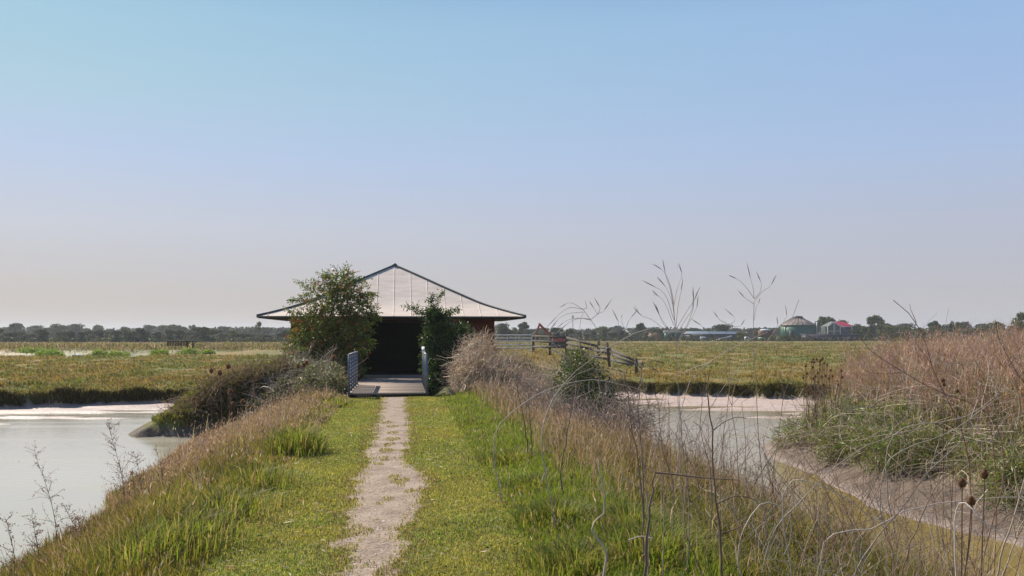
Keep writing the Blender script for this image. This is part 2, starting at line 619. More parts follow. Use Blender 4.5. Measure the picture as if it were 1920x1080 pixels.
def height(x, y):
    x = np.asarray(x, float); y = np.asarray(y, float)
    n = fbm(x * 0.4, y * 0.4, 1) - 0.5
    n2 = fbm(x * 1.5, y * 1.5, 2) - 0.5
    marsh = -0.66 + (fbm(x * 0.1, y * 0.1, 3) - 0.5) * 0.12 + (fbm(x * 0.8, y * 0.45, 14) - 0.5) * 0.34 * sst(300, 120, y) + n2 * 0.1
    # lagoon beds, mud flats and the cut bank behind them
    s = y - bankline(x) + (fbm(x * 0.55, y * 0.2, 5) - 0.5) * 1.6 + (vnoise(x * 2.1, y * 2.1, 6) - 0.5) * 0.35
    mud = fbm(x * 0.22, y * 0.85, 4) - 0.5
    bias = np.interp(s, [-16, -12, -9, -5, -1.5, 0], [-0.3, -0.10, 0.0, 0.03, 0.045, 0.06])
    bed = WATER + np.clip(mud * 0.30 + bias, -0.4, 0.05) + n2 * 0.02
    k = sst(-0.1, 0.35, s)
    base = bed * (1 - k) + marsh * k
    # far lagoon on the left
    far = sst(97, 99, y + n * 3) * (1 - sst(131, 133, y + n * 4)) * (1 - sst(-42, -36, x))
    base = base * (1 - far) + (-1.45) * far
    h = base
    # causeway
    u = x - xc(y)
    uu = u + n * 1.0 * sst(1.8, 3.5, np.abs(u))
    uu = uu - 0.72 * sst(22, 11, y) * sst(-2.2, -3.6, u)
    uu = uu - 0.55 * sst(17, 11, y) * sst(2.3, 3.6, u)
    cw = np.interp(uu, [-7, -5.2, -4.2, -2.8, -1.7, 0, 2.3, 3.3, 4.5, 5.3, 7], [-1.95, -1.26, -0.98, -0.44, -0.04, 0.0, 0, -0.22, -0.75, -1.24, -1.9]) + n2 * 0.05 * sst(0.6, 2.0, np.abs(u))
    e = sst(25.9, 26.8, y)
    cw = cw * (1 - e) - 1.35 * e
    h = np.maximum(h, cw)
    # spur on the left, scrub bank on the right
    d, top, side = segfield(x, y, SPUR_L)
    prof = np.where(side > 0, np.interp(d, [0, 0.5, 1.1, 1.6, 2.2], [0, -0.12, -0.75, -1.25, -2.2]), np.interp(d, [0, 0.6, 1.5, 2.3, 3.5], [0, -0.12, -0.6, -1.4, -2.4]))
    h = np.maximum(h, top + prof + n2 * 0.25)
    d, top, side = segfield(x, y, SPUR_R)
    h = np.maximum(h, top + np.interp(d, [0, 0.8, 1.8, 3, 4.5], [0, -0.1, -0.5, -1.3, -2.2]) + n2 * 0.2)
    # ground under the hide
    lx = (x - HUT[0]) * math.cos(YAW) + (y - HUT[1]) * math.sin(YAW)
    ly = -(x - HUT[0]) * math.sin(YAW) + (y - HUT[1]) * math.cos(YAW)
    dd = np.maximum(np.abs(lx) - 5.0, np.maximum(-0.6 - ly, ly - 9))
    h = np.maximum(h, np.interp(dd, [0, 0.6, 2.5], [-0.12, -0.3, -1.4]))
    # old bank carrying the gate behind the hide
    e2 = np.hypot((x + 5) / 13.5, (y - 66) / 24.0)
    h = np.maximum(h, np.interp(e2, [0, 0.45, 0.75, 1.0, 1.2], [0.55, 0.5, -0.2, -0.75, -3]) + n2 * 0.1)
    # overgrown mound across the channel on the right
    ms = mound_s(x, y)
    hm = np.interp(ms, [-1.5, -0.2, 0.0, 0.25, 1.1, 1.3, 1.9, 2.9, 6, 12], [-1.9, -1.32, -1.21, -1.13, -0.84, -0.55, 0.02, 0.5, 0.86, 1.0])
    h = np.maximum(h, hm + n2 * (0.12 * sst(1, 2, ms) + 0.10 * sst(.3, .6, ms)) + (vnoise(x * 3.3, y * 3.3, 15) - .5) * 0.09 * sst(.25, .6, ms) * sst(2, 1.2, ms))
    # far reed bank beyond the far lagoon
    rb = sst(132, 138, y) * (1 - sst(168, 180, y)) * (1 - sst(-20, 0, x))
    h = h + rb * 0.25
    return h


def axis(parts):
    a = []
    for lo, hi, st in parts:
        a.append(np.arange(lo, hi, st))
    return np.concatenate(a)


def geo(start, end, f):
    v, st, o = start, abs(start) * 0.02 + 0.3, []
    while v < end:
        o.append(v); v += st; st *= f
    return np.array(o + [end])


gx = np.concatenate([-geo(24, 2600, 1.1)[::-1], np.arange(-24, -4.2, 0.2), np.arange(-4.2, 0.7, 0.07), np.arange(0.7, 18, 0.18), geo(18.2, 2600, 1.1)])
gy = np.concatenate([np.arange(-12, 5, 0.5), np.arange(5, 27, 0.11), np.arange(27, 48, 0.16), geo(48, 3200, 1.05)])
GX, GY = np.meshgrid(gx, gy)
GZ = height(GX, GY)


def ground_colour(x, y, z):
    n = fbm(x * 0.5, y * 0.5, 11); n2 = fbm(x * 0.35, y * 0.11, 12); n3 = fbm(x * 2, y * 2, 13)
    K = lambda a, b, t: np.array(a) * (1 - t[..., None]) + np.array(b) * t[..., None]
    ochre = K((0.2, 0.14, 0.042), (0.27, 0.19, 0.065), n3)
    green = K((0.11, 0.12, 0.028), (0.17, 0.17, 0.042), n3)
    col = K((0, 0, 0), (1, 1, 1), sst(0.4, 0.6, n2 * 0.65 + n * 0.35)) * green + (1 - sst(0.4, 0.6, n2 * 0.65 + n * 0.35))[..., None] * ochre
    u = x - xc(y)
    t = sst(4.4, 3.2, np.abs(u)) * sst(29, 27, y)
    col = col * (1 - t[..., None]) + K((0.13, 0.135, 0.035), (0.19, 0.175, 0.06), n) * t[..., None]
    ms = mound_s(x, y)
    t = sst(1.2, 1.6, ms)
    col = col * (1 - t[..., None]) + K((0.07, 0.08, 0.025), (0.13, 0.10, 0.05), n) * t[..., None]
    # bare mud near and below the water line, and dark soil on the cut banks
    gz = np.hypot(*np.gradient(z)[::-1]) if z.ndim == 2 else 0 * z
    t = sst(-0.92, -1.02, z) * (y < 90)
    soil = K((0.05, 0.04, 0.025), (0.085, 0.065, 0.045), n3)
    col = col * (1 - t[..., None]) + soil * t[..., None]
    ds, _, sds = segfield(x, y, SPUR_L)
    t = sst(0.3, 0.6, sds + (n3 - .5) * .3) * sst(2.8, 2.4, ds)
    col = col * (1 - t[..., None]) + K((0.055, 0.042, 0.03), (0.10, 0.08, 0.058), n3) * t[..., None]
    t = sst(-0.9, -1.05, z) * sst(3.2, 2.8, ds)
    col = col * (1 - t[..., None]) + K((0.11, 0.085, 0.065), (0.17, 0.135, 0.105), n3) * t[..., None]
    flat = sst(2.0, 3.0, ds) * sst(6.2, 6.8, np.abs(u) + 10 * (y > 27))
    t = sst(-1.08, -1.13, z) * np.where(ms > -1.5, 0.55, flat) * (y < 60)
    col = col * (1 - t[..., None]) + K((0.40, 0.30, 0.255), (0.52, 0.42, 0.37), n3) * t[..., None]
    t = sst(1.4, 1.1, ms) * sst(0.02, 0.28, ms)
    col = col * (1 - t[..., None]) + K((0.10, 0.072, 0.055), (0.19, 0.145, 0.115), n3) * t[..., None]
    wet = sst(-1.05, -1.15, z) * 0.9 * (0.35 + 0.65 * (x < 0)) * sst(2.0, 3.0, ds)
    return col, wet


cols, wet = ground_colour(GX, GY, GZ)
pin = path_in(GX, GY)
pmask = np.clip(0.5 + pin / 0.24, 0, 1)
ny, nx = GX.shape
ii = np.arange(ny * nx).reshape(ny, nx)
quads = np.stack([ii[:-1, :-1], ii[:-1, 1:], ii[1:, 1:], ii[1:, :-1]], -1).reshape(-1, 4)
ground = mesh("ground", np.stack([GX, GY, GZ], -1).reshape(-1, 3), quads, terrain_mat(), cols.reshape(-1, 3), smooth=True)
for nm, val in (("Path", pmask), ("Wet", wet)):
    a = ground.data.attributes.new(nm, 'FLOAT', 'POINT')
    a.data.foreach_set("value", val.astype(np.float32).ravel())
tag(ground, kind="structure")

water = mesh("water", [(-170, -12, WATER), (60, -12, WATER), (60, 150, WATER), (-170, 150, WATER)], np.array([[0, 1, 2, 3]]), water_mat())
tag(water, kind="structure")


def H1(x, y):
    return float(height(np.array([x]), np.array([y]))[0])


def onland(x, y, off=0.0):
    return np.stack([x, y, height(x, y) + off], 1)


# ------------------------------------------------------------------ the bird hide
hut = empty("bird_hide", (HUT[0], HUT[1], 0), YAW, "red brown bird hide under a pale flared pyramid roof where the path ends", "hide")
WX, WD, WH = 3.92, 6.6, 2.26
DX = 1.08                                   # half the doorway
b = MB()
b.box(-WX, -DX, 0, 0.14, -0.5, WH)
b.box(DX, WX, 0, 0.14, -0.5, WH)
b.box(-DX, DX, 0.003, 0.137, 2.12, WH)
b.box(-WX, -WX + 0.14, 0.14, WD - 0.14, -0.5, WH)
b.box(WX - 0.14, WX, 0.14, WD - 0.14, -0.5, WH)
for x0, x1, z0, z1 in ((-WX, WX, -0.5, 1.25), (-WX, WX, 1.55, WH)):
    b.box(x0, x1, WD - 0.14, WD, z0, z1)
b.build("wall", M_WALL, hut)
b = MB()
for sx in (-1, 1):
    b.box(sx * (DX + 0.05) - 0.05, sx * (DX + 0.05) + 0.05, -0.03, 0.0, 0.1, 2.12)
b.box(-DX - 0.1, DX + 0.1, -0.032, -0.002, 2.12, 2.2)
b.build("door_frame", M_DARKTIM, hut)
MB().box(-WX + 0.14, WX - 0.14, 0.14, WD - 0.14, 0.0, 0.095).build("floor", M_DARKTIM, hut)
MB().box(-1.5, 1.5, 3.1, 3.22, 0.1, WH - 0.01).build("inner_screen", M_DARKTIM, hut)
b = MB()
b.box(-1.3, 1.3, 2.3, 2.65, 0.5, 0.55)
for sx in (-1.2, 1.2):
    b.box(sx - 0.04, sx + 0.04, 2.33, 2.62, 0.1, 0.5)
b.build("bench", M_DARKTIM, hut)

RC, RXh, RYh = 3.3, 5.0, 4.5                 # roof centre and half sizes
prof = [(0, 4.56), (0.15, 4.19), (0.285, 3.85), (0.40, 3.555), (0.52, 3.26), (0.60, 3.06), (0.68, 2.87), (0.76, 2.715), (0.84, 2.58), (0.92, 2.455), (1.0, 2.345)]


def roof_pt(t, side, f, lift=0.0):
    z = np.interp(t, [p[0] for p in prof], [p[1] for p in prof]) + lift
    cx, cy = RXh * t, RYh * t
    return {"f": (f * cx, RC - cy, z), "b": (-f * cx, RC + cy, z), "l": (-cx, RC - f * cy, z), "r": (cx, RC + f * cy, z)}[side]


Vr, Fr = [], []
NSEG = 24
for side in "flbr":
    base = len(Vr)
    for t, _ in prof:
        for k in range(NSEG + 1):
            Vr.append(roof_pt(t, side, -1 + 2 * k / NSEG))
    for i in range(len(prof) - 1):
        for k in range(NSEG):
            q = base + i * (NSEG + 1) + k
            Fr.append((q, q + 1, q + NSEG + 2, q + NSEG + 1))
# standing seams run up the slope of every face
b = MB()
b.add(Vr, Fr)
for side in "flbr":
    half = RXh if side in "fb" else RYh
    m = 0.66
    offs = [0.0] + [s_ * m * k for k in range(1, 8) for s_ in (-1, 1) if m * k < half - 0.2]
    for o_ in offs:
        t0 = abs(o_) / half
        ts = [t0 + 0.02] + [p[0] for p in prof if p[0] > t0 + 0.03]
        pts = [roof_pt(t, side, o_ / (half * t) if t > 0 else 0, 0.004) for t in ts]
        if len(pts) > 1:
            b.tube(curve(pts, 20), 0.014 * np.ones(20), 6)
b.build("roof", M_ROOF, hut)
b = MB()
for sx, sy in ((-1, -1), (1, -1), (-1, 1), (1, 1)):
    pts = [(sx * RXh * t, RC + sy * RYh * t, z + 0.02) for t, z in prof]
    b.tube(curve(pts, 24), 0.043 * np.ones(24), 6)
b.lathe([(0.13, 4.55), (0.1, 4.62), (0.02, 4.66)], (0, RC, 0), 8)
b.build("hip_capping", M_TRIM, hut)
b = MB()
zt, zb = 2.335, 2.285
b.box(-RXh - 0.02, RXh + 0.02, RC - RYh - 0.03, RC - RYh, zb, zt)
b.box(-RXh - 0.02, RXh + 0.02, RC + RYh, RC + RYh + 0.03, zb, zt)
b.box(-RXh - 0.03, -RXh, RC - RYh, RC + RYh, zb + 0.002, zt - 0.002)
b.box(RXh, RXh + 0.03, RC - RYh, RC + RYh, zb + 0.002, zt - 0.002)
b.build("fascia", M_TRIM, hut)
MB().box(-RXh + 0.02, RXh - 0.02, RC - RYh + 0.02, RC + RYh - 0.02, WH + 0.003, WH + 0.03).build("soffit", M_DARKTIM, hut)
for lx, lz, wd, hh in ((2.22, 2.08, 0.24, 0.13), (2.78, 1.9, 0.26, 0.14)):
    n_ = MB().box(lx - wd / 2, lx + wd / 2, -0.03, -0.004, lz - hh / 2, lz + hh / 2).build("notice", M_NOTICE, hut)
    b = MB()
    b.box(lx - wd / 2 - 0.02, lx + wd / 2 + 0.02, -0.026, -0.002, lz + hh / 2, lz + hh / 2 + 0.025)
    b.box(lx - wd / 2 - 0.02, lx + wd / 2 + 0.02, -0.026, -0.002, lz - hh / 2 - 0.025, lz - hh / 2)
    b.build("notice_frame", M_DARKTIM, n_)

# ------------------------------------------------------------------ the footbridge to its door
DK0 = np.array([-3.32, 25.7])
br = empty("footbridge", (DK0[0], DK0[1], 0), YAW, "plank footbridge with grey steel side rails leading into the dark doorway", "footbridge")
LD = 11.6
b = MB()
yy = 0.0
k = 0
while yy < LD:
    b.box(-1.08, 1.08, yy, yy + 0.135, 0.062 + rng.uniform(0, 0.006), 0.1 + rng.uniform(-0.004, 0.004))
    yy += 0.142
b.build("deck", M_DECK, br)
b = MB()
b.box(-1.06, 1.06, 0.02, 0.1, -0.35, 0.06)
for sx in (-0.85, 0.85):
    b.box(sx - 0.06, sx + 0.06, 0.1, LD, -0.14, 0.058)
b.build("joist", M_DARKTIM, br)
for sx, nm in ((-1, 0), (1, 1)):
    x0 = sx * 1.03
    r_ = MB()
    L = 4.4
    for z in (1.12,):
        r_.bar((x0, 0, z), (x0, L, z), 0.06, 0.05)
    for z in np.linspace(0.2, 1.02, 9):
        r_.bar((x0, 0, z), (x0, L, z), 0.022, 0.03)
    rail = r_.build("side_rail", M_GALV, br)
    for yv in (0.02, 1.1, 2.2, 3.3, L - 0.02):
        p_ = MB()
        p_.box(x0 - 0.032, x0 + 0.032, yv - 0.032, yv + 0.032, 0.0, 1.14)
        p_.box(x0 - 0.06, x0 + 0.06, yv - 0.06, yv + 0.06, 0.1, 0.115)
        p_.build("post", M_GALV, rail)
    if sx > 0:
        q = MB()
        q.bar((x0 - 0.0, L - 0.5, 1.16), (x0, L, 1.26), 0.09, 0.05)
        q.build("handrail_end", M_NOTICE, rail)

# ------------------------------------------------------------------ gate and fence behind the hide
gd = 66.0
gate = empty("field_gate", P(964, 660, gd), 0, "galvanised five bar field gate between the hide and the timber fence", "gate")
gx0, gx1 = (925 - 964) / FPX * gd, (998 - 964) / FPX * gd
z0, z1 = 0.06, 1.16
b = MB()
for z in (z0, z1):
    b.tube([(gx0, 0, z), (gx1, 0, z)], 0.05, 8)
for x in (gx0, gx1):
    b.tube([(x, 0, z0), (x, 0, z1)], 0.05, 8)
b.build("gate_frame", M_GATE, gate)
for z in (0.27, 0.5, 0.74, 0.95):
    MB().tube([(gx0, 0, z), (gx1, 0, z)], 0.038, 6).build("bar", M_GATE, gate)
for f in (0.36, 0.66):
    MB().tube([(gx0 + (gx1 - gx0) * f, 0.03, z0), (gx0 + (gx1 - gx0) * f, 0.03, z1)], 0.03, 6).build("upright", M_GATE, gate)

fence = empty("rail_fence", P(1000, 660, 65), 0, "weathered timber post and rail fence stepping down the grassy bank", "fence")
org = np.array(fence.location)
FP = [(1000, 627, 663, 65), (1031, 629, 661, 64), (1062, 625, 659, 62.5), (1122, 640, 664, 59.5), (1143, 642, 682, 58), (1193, 672, 694, 54.5)]
for (px, pt, pb, d) in FP:
    a_, c_ = P(px, pb + 6, d) - org, P(px - (5 if px == 1143 else 0), pt, d) - org
    MB().bar(a_, c_, 0.16, 0.14).build("post", M_FENCE, fence)
RL = [[(999, 630, 65), (1062, 633, 62.5), (1122, 650, 59.5), (1143, 655, 58), (1195, 678, 54.5), (1206, 684, 53.8)],
      [(999, 639, 65), (1062, 643, 62.5), (1110, 655, 60)],
      [(1000, 650, 65), (1062, 651, 62.5), (1095, 660, 60.8)],
      [(1110, 655, 60.1), (1143, 663, 58), (1190, 682, 54.8)],
      [(1095, 664, 60.7), (1143, 674, 58), (1185, 684, 55)]]
for rr_ in RL:
    for a_, c_ in zip(rr_[:-1], rr_[1:]):
        A_, B_ = P(*a_) - org, P(*c_) - org
        off = np.array([0, -0.13, 0])
        MB().bar(A_ + off, B_ + off, 0.05, 0.15).build("rail", M_FENCE, fence)

# ------------------------------------------------------------------ slatted duck screen far left
sd = 118.0
scr = empty("slatted_shelter", P(340, 657, sd), 0, "dark slatted timber shelter on two posts beside the far lagoon", "shelter")
o_ = np.array(scr.location)
b = MB()
b.bar(P(312, 638, sd) - o_, P(368, 640, sd - 1) - o_, 0.9, 0.07)
b.build("roof_board", M_DARKTIM, scr)
for k in range(14):
    px = 314 + k * 2.95
    MB().bar(P(px, 648.5, sd) - o_, P(px, 639, sd) - o_, 0.13, 0.05).build("slat", M_DARKTIM, scr)
for px, dd in ((351, sd - 0.5), (361, sd - 1.2)):
    MB().bar(P(px, 660, dd) - o_, P(px + 1, 639, dd) - o_, 0.14).build("post", M_DARKTIM, scr)
b = MB()
b.bar(P(351, 646, sd - 0.5) - o_, P(358, 640, sd - 1) - o_, 0.09)
b.bar(P(361, 650, sd - 1.2) - o_, P(367, 641, sd - 1) - o_, 0.09)
b.build("brace", M_DARKTIM, scr)


# ------------------------------------------------------------------ birds, feather
def bird(name, at_, s, label, rz):
    r_ = empty(name, at_, rz, label, "bird")
    prof_b = [(-0.62, .02, .06), (-.5, .09, .02), (-.25, .2, -.02), (0.0, .25, -.02), (.25, .2, .0), (.4, .11, .07), (.47, .06, .2), (.5, .045, .4), (.52, .04, .55), (.56, .055, .62), (.64, .05, .62), (.7, .02, .6)]
    Q = np.array([[(x * s, 0, (z + .2) * s) for x, rr_, z in prof_b]])
    V, F = tubes(Q, np.array([[rr_ * s for _, rr_, _ in prof_b]]), 10)
    mesh("body", V, F, M_WHITEBIRD, None, r_, True)
    b_ = MB()
    b_.lathe([(0.03 * s, 0), (0.012 * s, 0.09 * s)], (0, 0, 0), 6)
    bk = b_.build("beak", M_BEAK, r_)
    bk.location = (.7 * s, 0, .8 * s); bk.rotation_euler = (0, R(95), 0)
    return r_


c_ = P(147, 663, 116)
bird("white_swan", (c_[0], 116, WATER - 0.02), 1.05, "small white swan resting on the far lagoon at left", R(165))
c_ = P(1020, 662, 103)
c_ = P(35, 866, 21.7)
fe = MB()
fe.add([(-.035, 0, .005), (0, -.012, .014), (.04, 0, .012), (0, .012, .014), (0.0, 0, .004)], [(0, 1, 3), (1, 2, 3), (0, 4, 1), (1, 4, 2), (2, 4, 3), (3, 4, 0)])
f_ = fe.build("floating_feather", M_WHITEBIRD)
f_.location = (c_[0], c_[1], WATER + 0.002)
tag(f_, "tiny white feather floating on the near lagoon at left", "feather")

# ------------------------------------------------------------------ farm buildings and machines beyond the right marsh
def ground_at(px, d):
    x = (px - 960) / FPX * d
    return np.array([x, d, H1(x, d) - 0.1])


d = 300.0
sc_ = d / FPX
si = empty("grain_silo", ground_at(1496, d), 0, "large round green silo with a brown grey cone roof", "silo")
Rr_ = 31.5 * sc_
MB().lathe([(Rr_, -0.2), (Rr_, 5.0)], n=40).build("tank_wall", M_SILO, si, smooth=False)
b = MB()
for k in range(40):
    a = 2 * PI * k / 40
    b.bar(((Rr_ + .03) * math.cos(a), (Rr_ + .03) * math.sin(a), 0), ((Rr_ + .03) * math.cos(a), (Rr_ + .03) * math.sin(a), 4.95), 0.09)
b.build("wall_rib", M_SILO, si)
b = MB()
b.lathe([(Rr_ + .25, 4.95), (Rr_ + .1, 5.1), (1.55, 7.15)], n=40)
for k in range(20):
    a = 2 * PI * k / 20
    b.bar(((Rr_) * math.cos(a), (Rr_) * math.sin(a), 5.2), (1.6 * math.cos(a), 1.6 * math.sin(a), 7.2), 0.12)
b.build("cone_roof", M_SILOROOF, si)
MB().lathe([(1.5, 7.1), (1.6, 7.3), (1.45, 7.75), (0.4, 7.9)], n=20).build("roof_cap", M_DARKMETAL, si)
b = MB()
for k in range(2):
    b.bar((Rr_ + .4, -1 + .5 * k, 0), (Rr_ + .4, -1 + .5 * k, 6.0), 0.12)
for z in np.arange(.3, 6, .4):
    b.bar((Rr_ + .4, -1, z), (Rr_ + .4, -.5, z), 0.07)
b.build("ladder", M_PALE, si)
MB().box(-3.8, -2.7, -Rr_ + .55, -Rr_ + 1.3, 0, 3.2).build("hatch", M_DARKMETAL, si)

d = 296.0
tk = empty("rusty_tank", ground_at(1435, d), 0, "squat rusty brown tank on a green base left of the silo", "tank")
MB().lathe([(2.35, -0.1), (2.35, 1.25)], n=24).build("tank_base", M_SILO, tk)
MB().lathe([(2.2, 1.25), (2.2, 3.3)], n=24).build("tank_body", M_RUST, tk)
MB().lathe([(1.7, 3.3), (1.65, 3.55), (0.6, 3.8)], n=24).build("lid", M_PALE, tk)

d = 315.0
k = d / FPX
hs = empty("red_roof_house", ground_at(1574, d), 0, "white framed upper building with a bright red roof behind the low dark shed", "house")
xl, xr = (1552 - 1574) * k, (1597 - 1574) * k
e0, e1, zp = 4.6, 4.6, 6.0
xm = (1575.5 - 1574) * k
b = MB()
b.box(xm, xr, 0, 7, 0, 4.7)
b.build("wall", M_PURPLE, hs)
b = MB()
b.add([(xl, 0.1, 0), (xm, 0.1, 0), (xm, 0.1, 4.7), ((xl + xm) / 2, 0.1, 6.1), (xl, 0.1, 4.7), (xl, 7, 0), (xm - .02, 7, 0), (xm - .02, 7, 4.7), ((xl + xm) / 2, 7, 6.1), (xl, 7, 4.7)],
      [(0, 1, 2, 3, 4), (9, 8, 7, 6, 5), (0, 4, 9, 5)])
b.build("glazed_gable", M_GLASS, hs)
b = MB()
for x in (xl, (xl + xm) / 2, xm):
    b.box(x - .12, x + .12, -0.1, 0.08, 0, 4.7 + (1.25 if x not in (xl, xm) else 0))
for z in (2.0, 3.2):
    b.box(xl, xm, -0.06, 0.07, z - .08, z + .08)
b.bar((xl - .2, 0, 4.62), ((xl + xm) / 2, 0, 6.12), .25, .25)
b.bar(((xl + xm) / 2, 0, 6.12), (xm + .1, 0, 4.62), .25, .25)
b.box(xm, xr + .2, -0.12, 0.0, 4.55, 4.8)
b.box(xr - .1, xr + .1, -0.12, 0.0, 0, 4.55)
b.build("white_frame", M_PALE, hs)
ridge_l, ridge_r = (xl + xm) / 2, xr - 1.4
b = MB()
b.add([(xm + .05, -0.2, 4.82), (xr + .3, -0.2, 4.82), (ridge_r, 3.5, 6.35), (ridge_l - .2, 3.5, 6.35), (ridge_l - .2, .2, 6.35)], [(0, 1, 2, 3, 4)])
b.add([(xr + .3, 7.2, 4.82), (xl, 7.2, 4.82), (ridge_l - .2, 3.5, 6.35), (ridge_r, 3.5, 6.35)], [(0, 1, 2, 3)])
b.add([(xr + .3, -.2, 4.82), (xr + .3, 7.2, 4.82), (ridge_r, 3.5, 6.35)], [(0, 1, 2)])
b.build("roof", M_REDROOF, hs)
MB().add([(xl - .1, 7.2, 4.75), (xl - .1, -.1, 4.75), (ridge_l - .2, .2, 6.35), (ridge_l - .2, 3.5, 6.35)], [(0, 1, 2, 3)]).build("roof_slope", M_TRIM, hs)
MB().box(xr - 1.6, xr - .5, -.05, .02, 2.6, 4.0).build("window", M_GLASS, hs)

d = 288.0
k = d / FPX
sh = empty("low_shed", ground_at(1560, d), 0, "long low dark purple shed in front of the red roof house", "shed")
xl, xr = (1512 - 1560) * k, (1608 - 1560) * k
MB().box(xl, xr, 0, 6, 0, 2.1).build("wall", M_PURPLE, sh)
MB().box(xl - .2, xr + .2, -.25, 6.2, 2.1, 2.28).build("flat_roof", M_BLUE, sh)
for px in (1541, 1557, 1572, 1582, 1590, 1602):
    x = (px - 1560) * k
    f_ = MB().box(x - .33, x + .33, -.05, -.003, .45, 1.3).build("window", M_PALE, sh)
    MB().box(x - .25, x + .25, -.075, -.053, .53, 1.22).build("pane", M_GLASS, f_)

gs = empty("green_shed", ground_at(1262, d), 0, "small green metal shed left of the pale roofed barn", "shed")
MB().box(-2.2, 2.2, 0, 5, 0, 2.7).build("wall", M_SILO, gs)
b = MB()
b.add([(-2.4, -.2, 2.7), (2.4, -.2, 2.7), (2.4, 2.5, 3.3), (-2.4, 2.5, 3.3), (2.4, 5.2, 2.7), (-2.4, 5.2, 2.7)], [(0, 1, 2, 3), (3, 2, 4, 5), (0, 3, 5), (1, 4, 2)])
b.build("roof", M_TRIM, gs)
MB().box(-1.2, .2, -.06, -.003, 0, 2.2).build("door", M_DARKMETAL, gs)
ts = empty("tan_stack", ground_at(1236, d + 4), 0, "tan brown walled store beside the green metal shed", "store")
MB().box(-2.5, 2.5, 0, 5, 0, 2.6).build("wall", M_TAN, ts)
MB().box(-2.65, 2.65, -.15, 5.15, 2.6, 2.75).build("roof", M_RUST, ts)
bn = empty("long_barn", ground_at(1338, d + 12), 0, "long low barn with pale blue grey roof among the far trees", "barn")
MB().box(-7.5, 8.0, 0, 9, 0, 2.3).build("wall", M_DARKMETAL, bn)
b = MB()
b.add([(-7.8, -.3, 2.3), (8.3, -.3, 2.3), (8.3, 4.5, 3.1), (-7.8, 4.5, 3.1), (8.3, 9.3, 2.3), (-7.8, 9.3, 2.3)], [(0, 1, 2, 3), (3, 2, 4, 5), (0, 3, 5), (1, 4, 2)])
b.build("roof", M_BLUE, bn)
for x in (-6, -2.6, 0.9, 4.6):
    MB().box(x - .9, x + .9, -.06, -.003, .2, 1.8).build("door", M_TRIM, bn)
# pale conveyor and white tanks in the yard
cv = empty("conveyor", ground_at(1352, 292), 0, "pale sloping conveyor standing in the yard left of the rusty tank", "conveyor")
o_ = np.array(cv.location)
b = MB(); b.bar(P(1326, 642, 292) - o_, P(1372, 630, 292) - o_, .9, .35); b.build("belt_frame", M_PALE, cv)
for px, pz in ((1340, 638), (1362, 633)):
    MB().bar(P(px, 643, 292) - o_, P(px, pz, 292) - o_, .18).build("leg", M_DARKMETAL, cv)
for px, nm, lab in ((1318, 1.0, "white plastic water tank at the foot of the pale conveyor"), (1400, 0.8, "small white trough tank between the conveyor and the rusty tank")):
    t_ = empty("water_tank", ground_at(px, 291), 0, lab, "tank")
    MB().lathe([(nm, -.1), (nm, 1.2), (nm * .7, 1.45)], n=16).build("tank_body", M_PALE, t_)
    MB().lathe([(nm * .3, 1.45), (nm * .3, 1.6)], n=10).build("lid", M_DARKMETAL, t_)

# excavator showing its boom above the fence
d = 172.0
ex = empty("excavator", ground_at(1048, d), 0, "red excavator with its boom folded high behind the timber fence", "excavator")
o_ = np.array(ex.location)
b = MB(); b.box(-1.1, 1.4, -1.2, 1.2, .75, 1.6); b.box(.5, 1.5, -1.1, 1.1, 1.5, 1.75)
b.build("body", M_RED, ex)
MB().box(-1.2, -.1, -1.15, -.2, 1.6, 2.5).build("cab", M_DARKMETAL, ex)
for sy in (-.95, .95):
    t_ = MB(); t_.lathe([(.38, -.22), (.38, .22)], (0, 0, 0), 14)
    b = MB()
    b.box(-1.4, 1.4, sy - .24, sy + .24, .02, .72)
    b.build("track", M_DARKMETAL, ex)
b = MB()
A_, B_, C_ = P(1036, 634, d) - o_, P(1022, 619, d) - o_, P(1011, 607, d) - o_
b.bar(A_, B_, .42, .5); b.bar(B_, C_, .36, .4)
b.build("boom", M_RED, ex)
b = MB(); b.bar(C_ + np.array([.08, 0, .12]), P(1004, 633, d) - o_, .3, .36); b.build("stick", M_RED, ex)
b = MB(); e_ = P(1004, 634, d) - o_
b.add([e_ + v for v in np.array([(-.1, -.4, .2), (.5, -.4, .1), (.6, -.4, -.6), (0, -.4, -.7), (-.1, .4, .2), (.5, .4, .1), (.6, .4, -.6), (0, .4, -.7)])], [(0, 1, 2, 3), (7, 6, 5, 4), (0, 4, 5, 1), (1, 5, 6, 2), (2, 6, 7, 3), (3, 7, 4, 0)])
b.build("bucket", M_DARKMETAL, ex)
b = MB(); b.bar(P(1026, 619, d) - o_ + np.array([0, -.3, 0]), P(1016, 611, d) - o_ + np.array([0, -.3, 0]), .12); b.build("hydraulic_ram", M_GALV, ex)

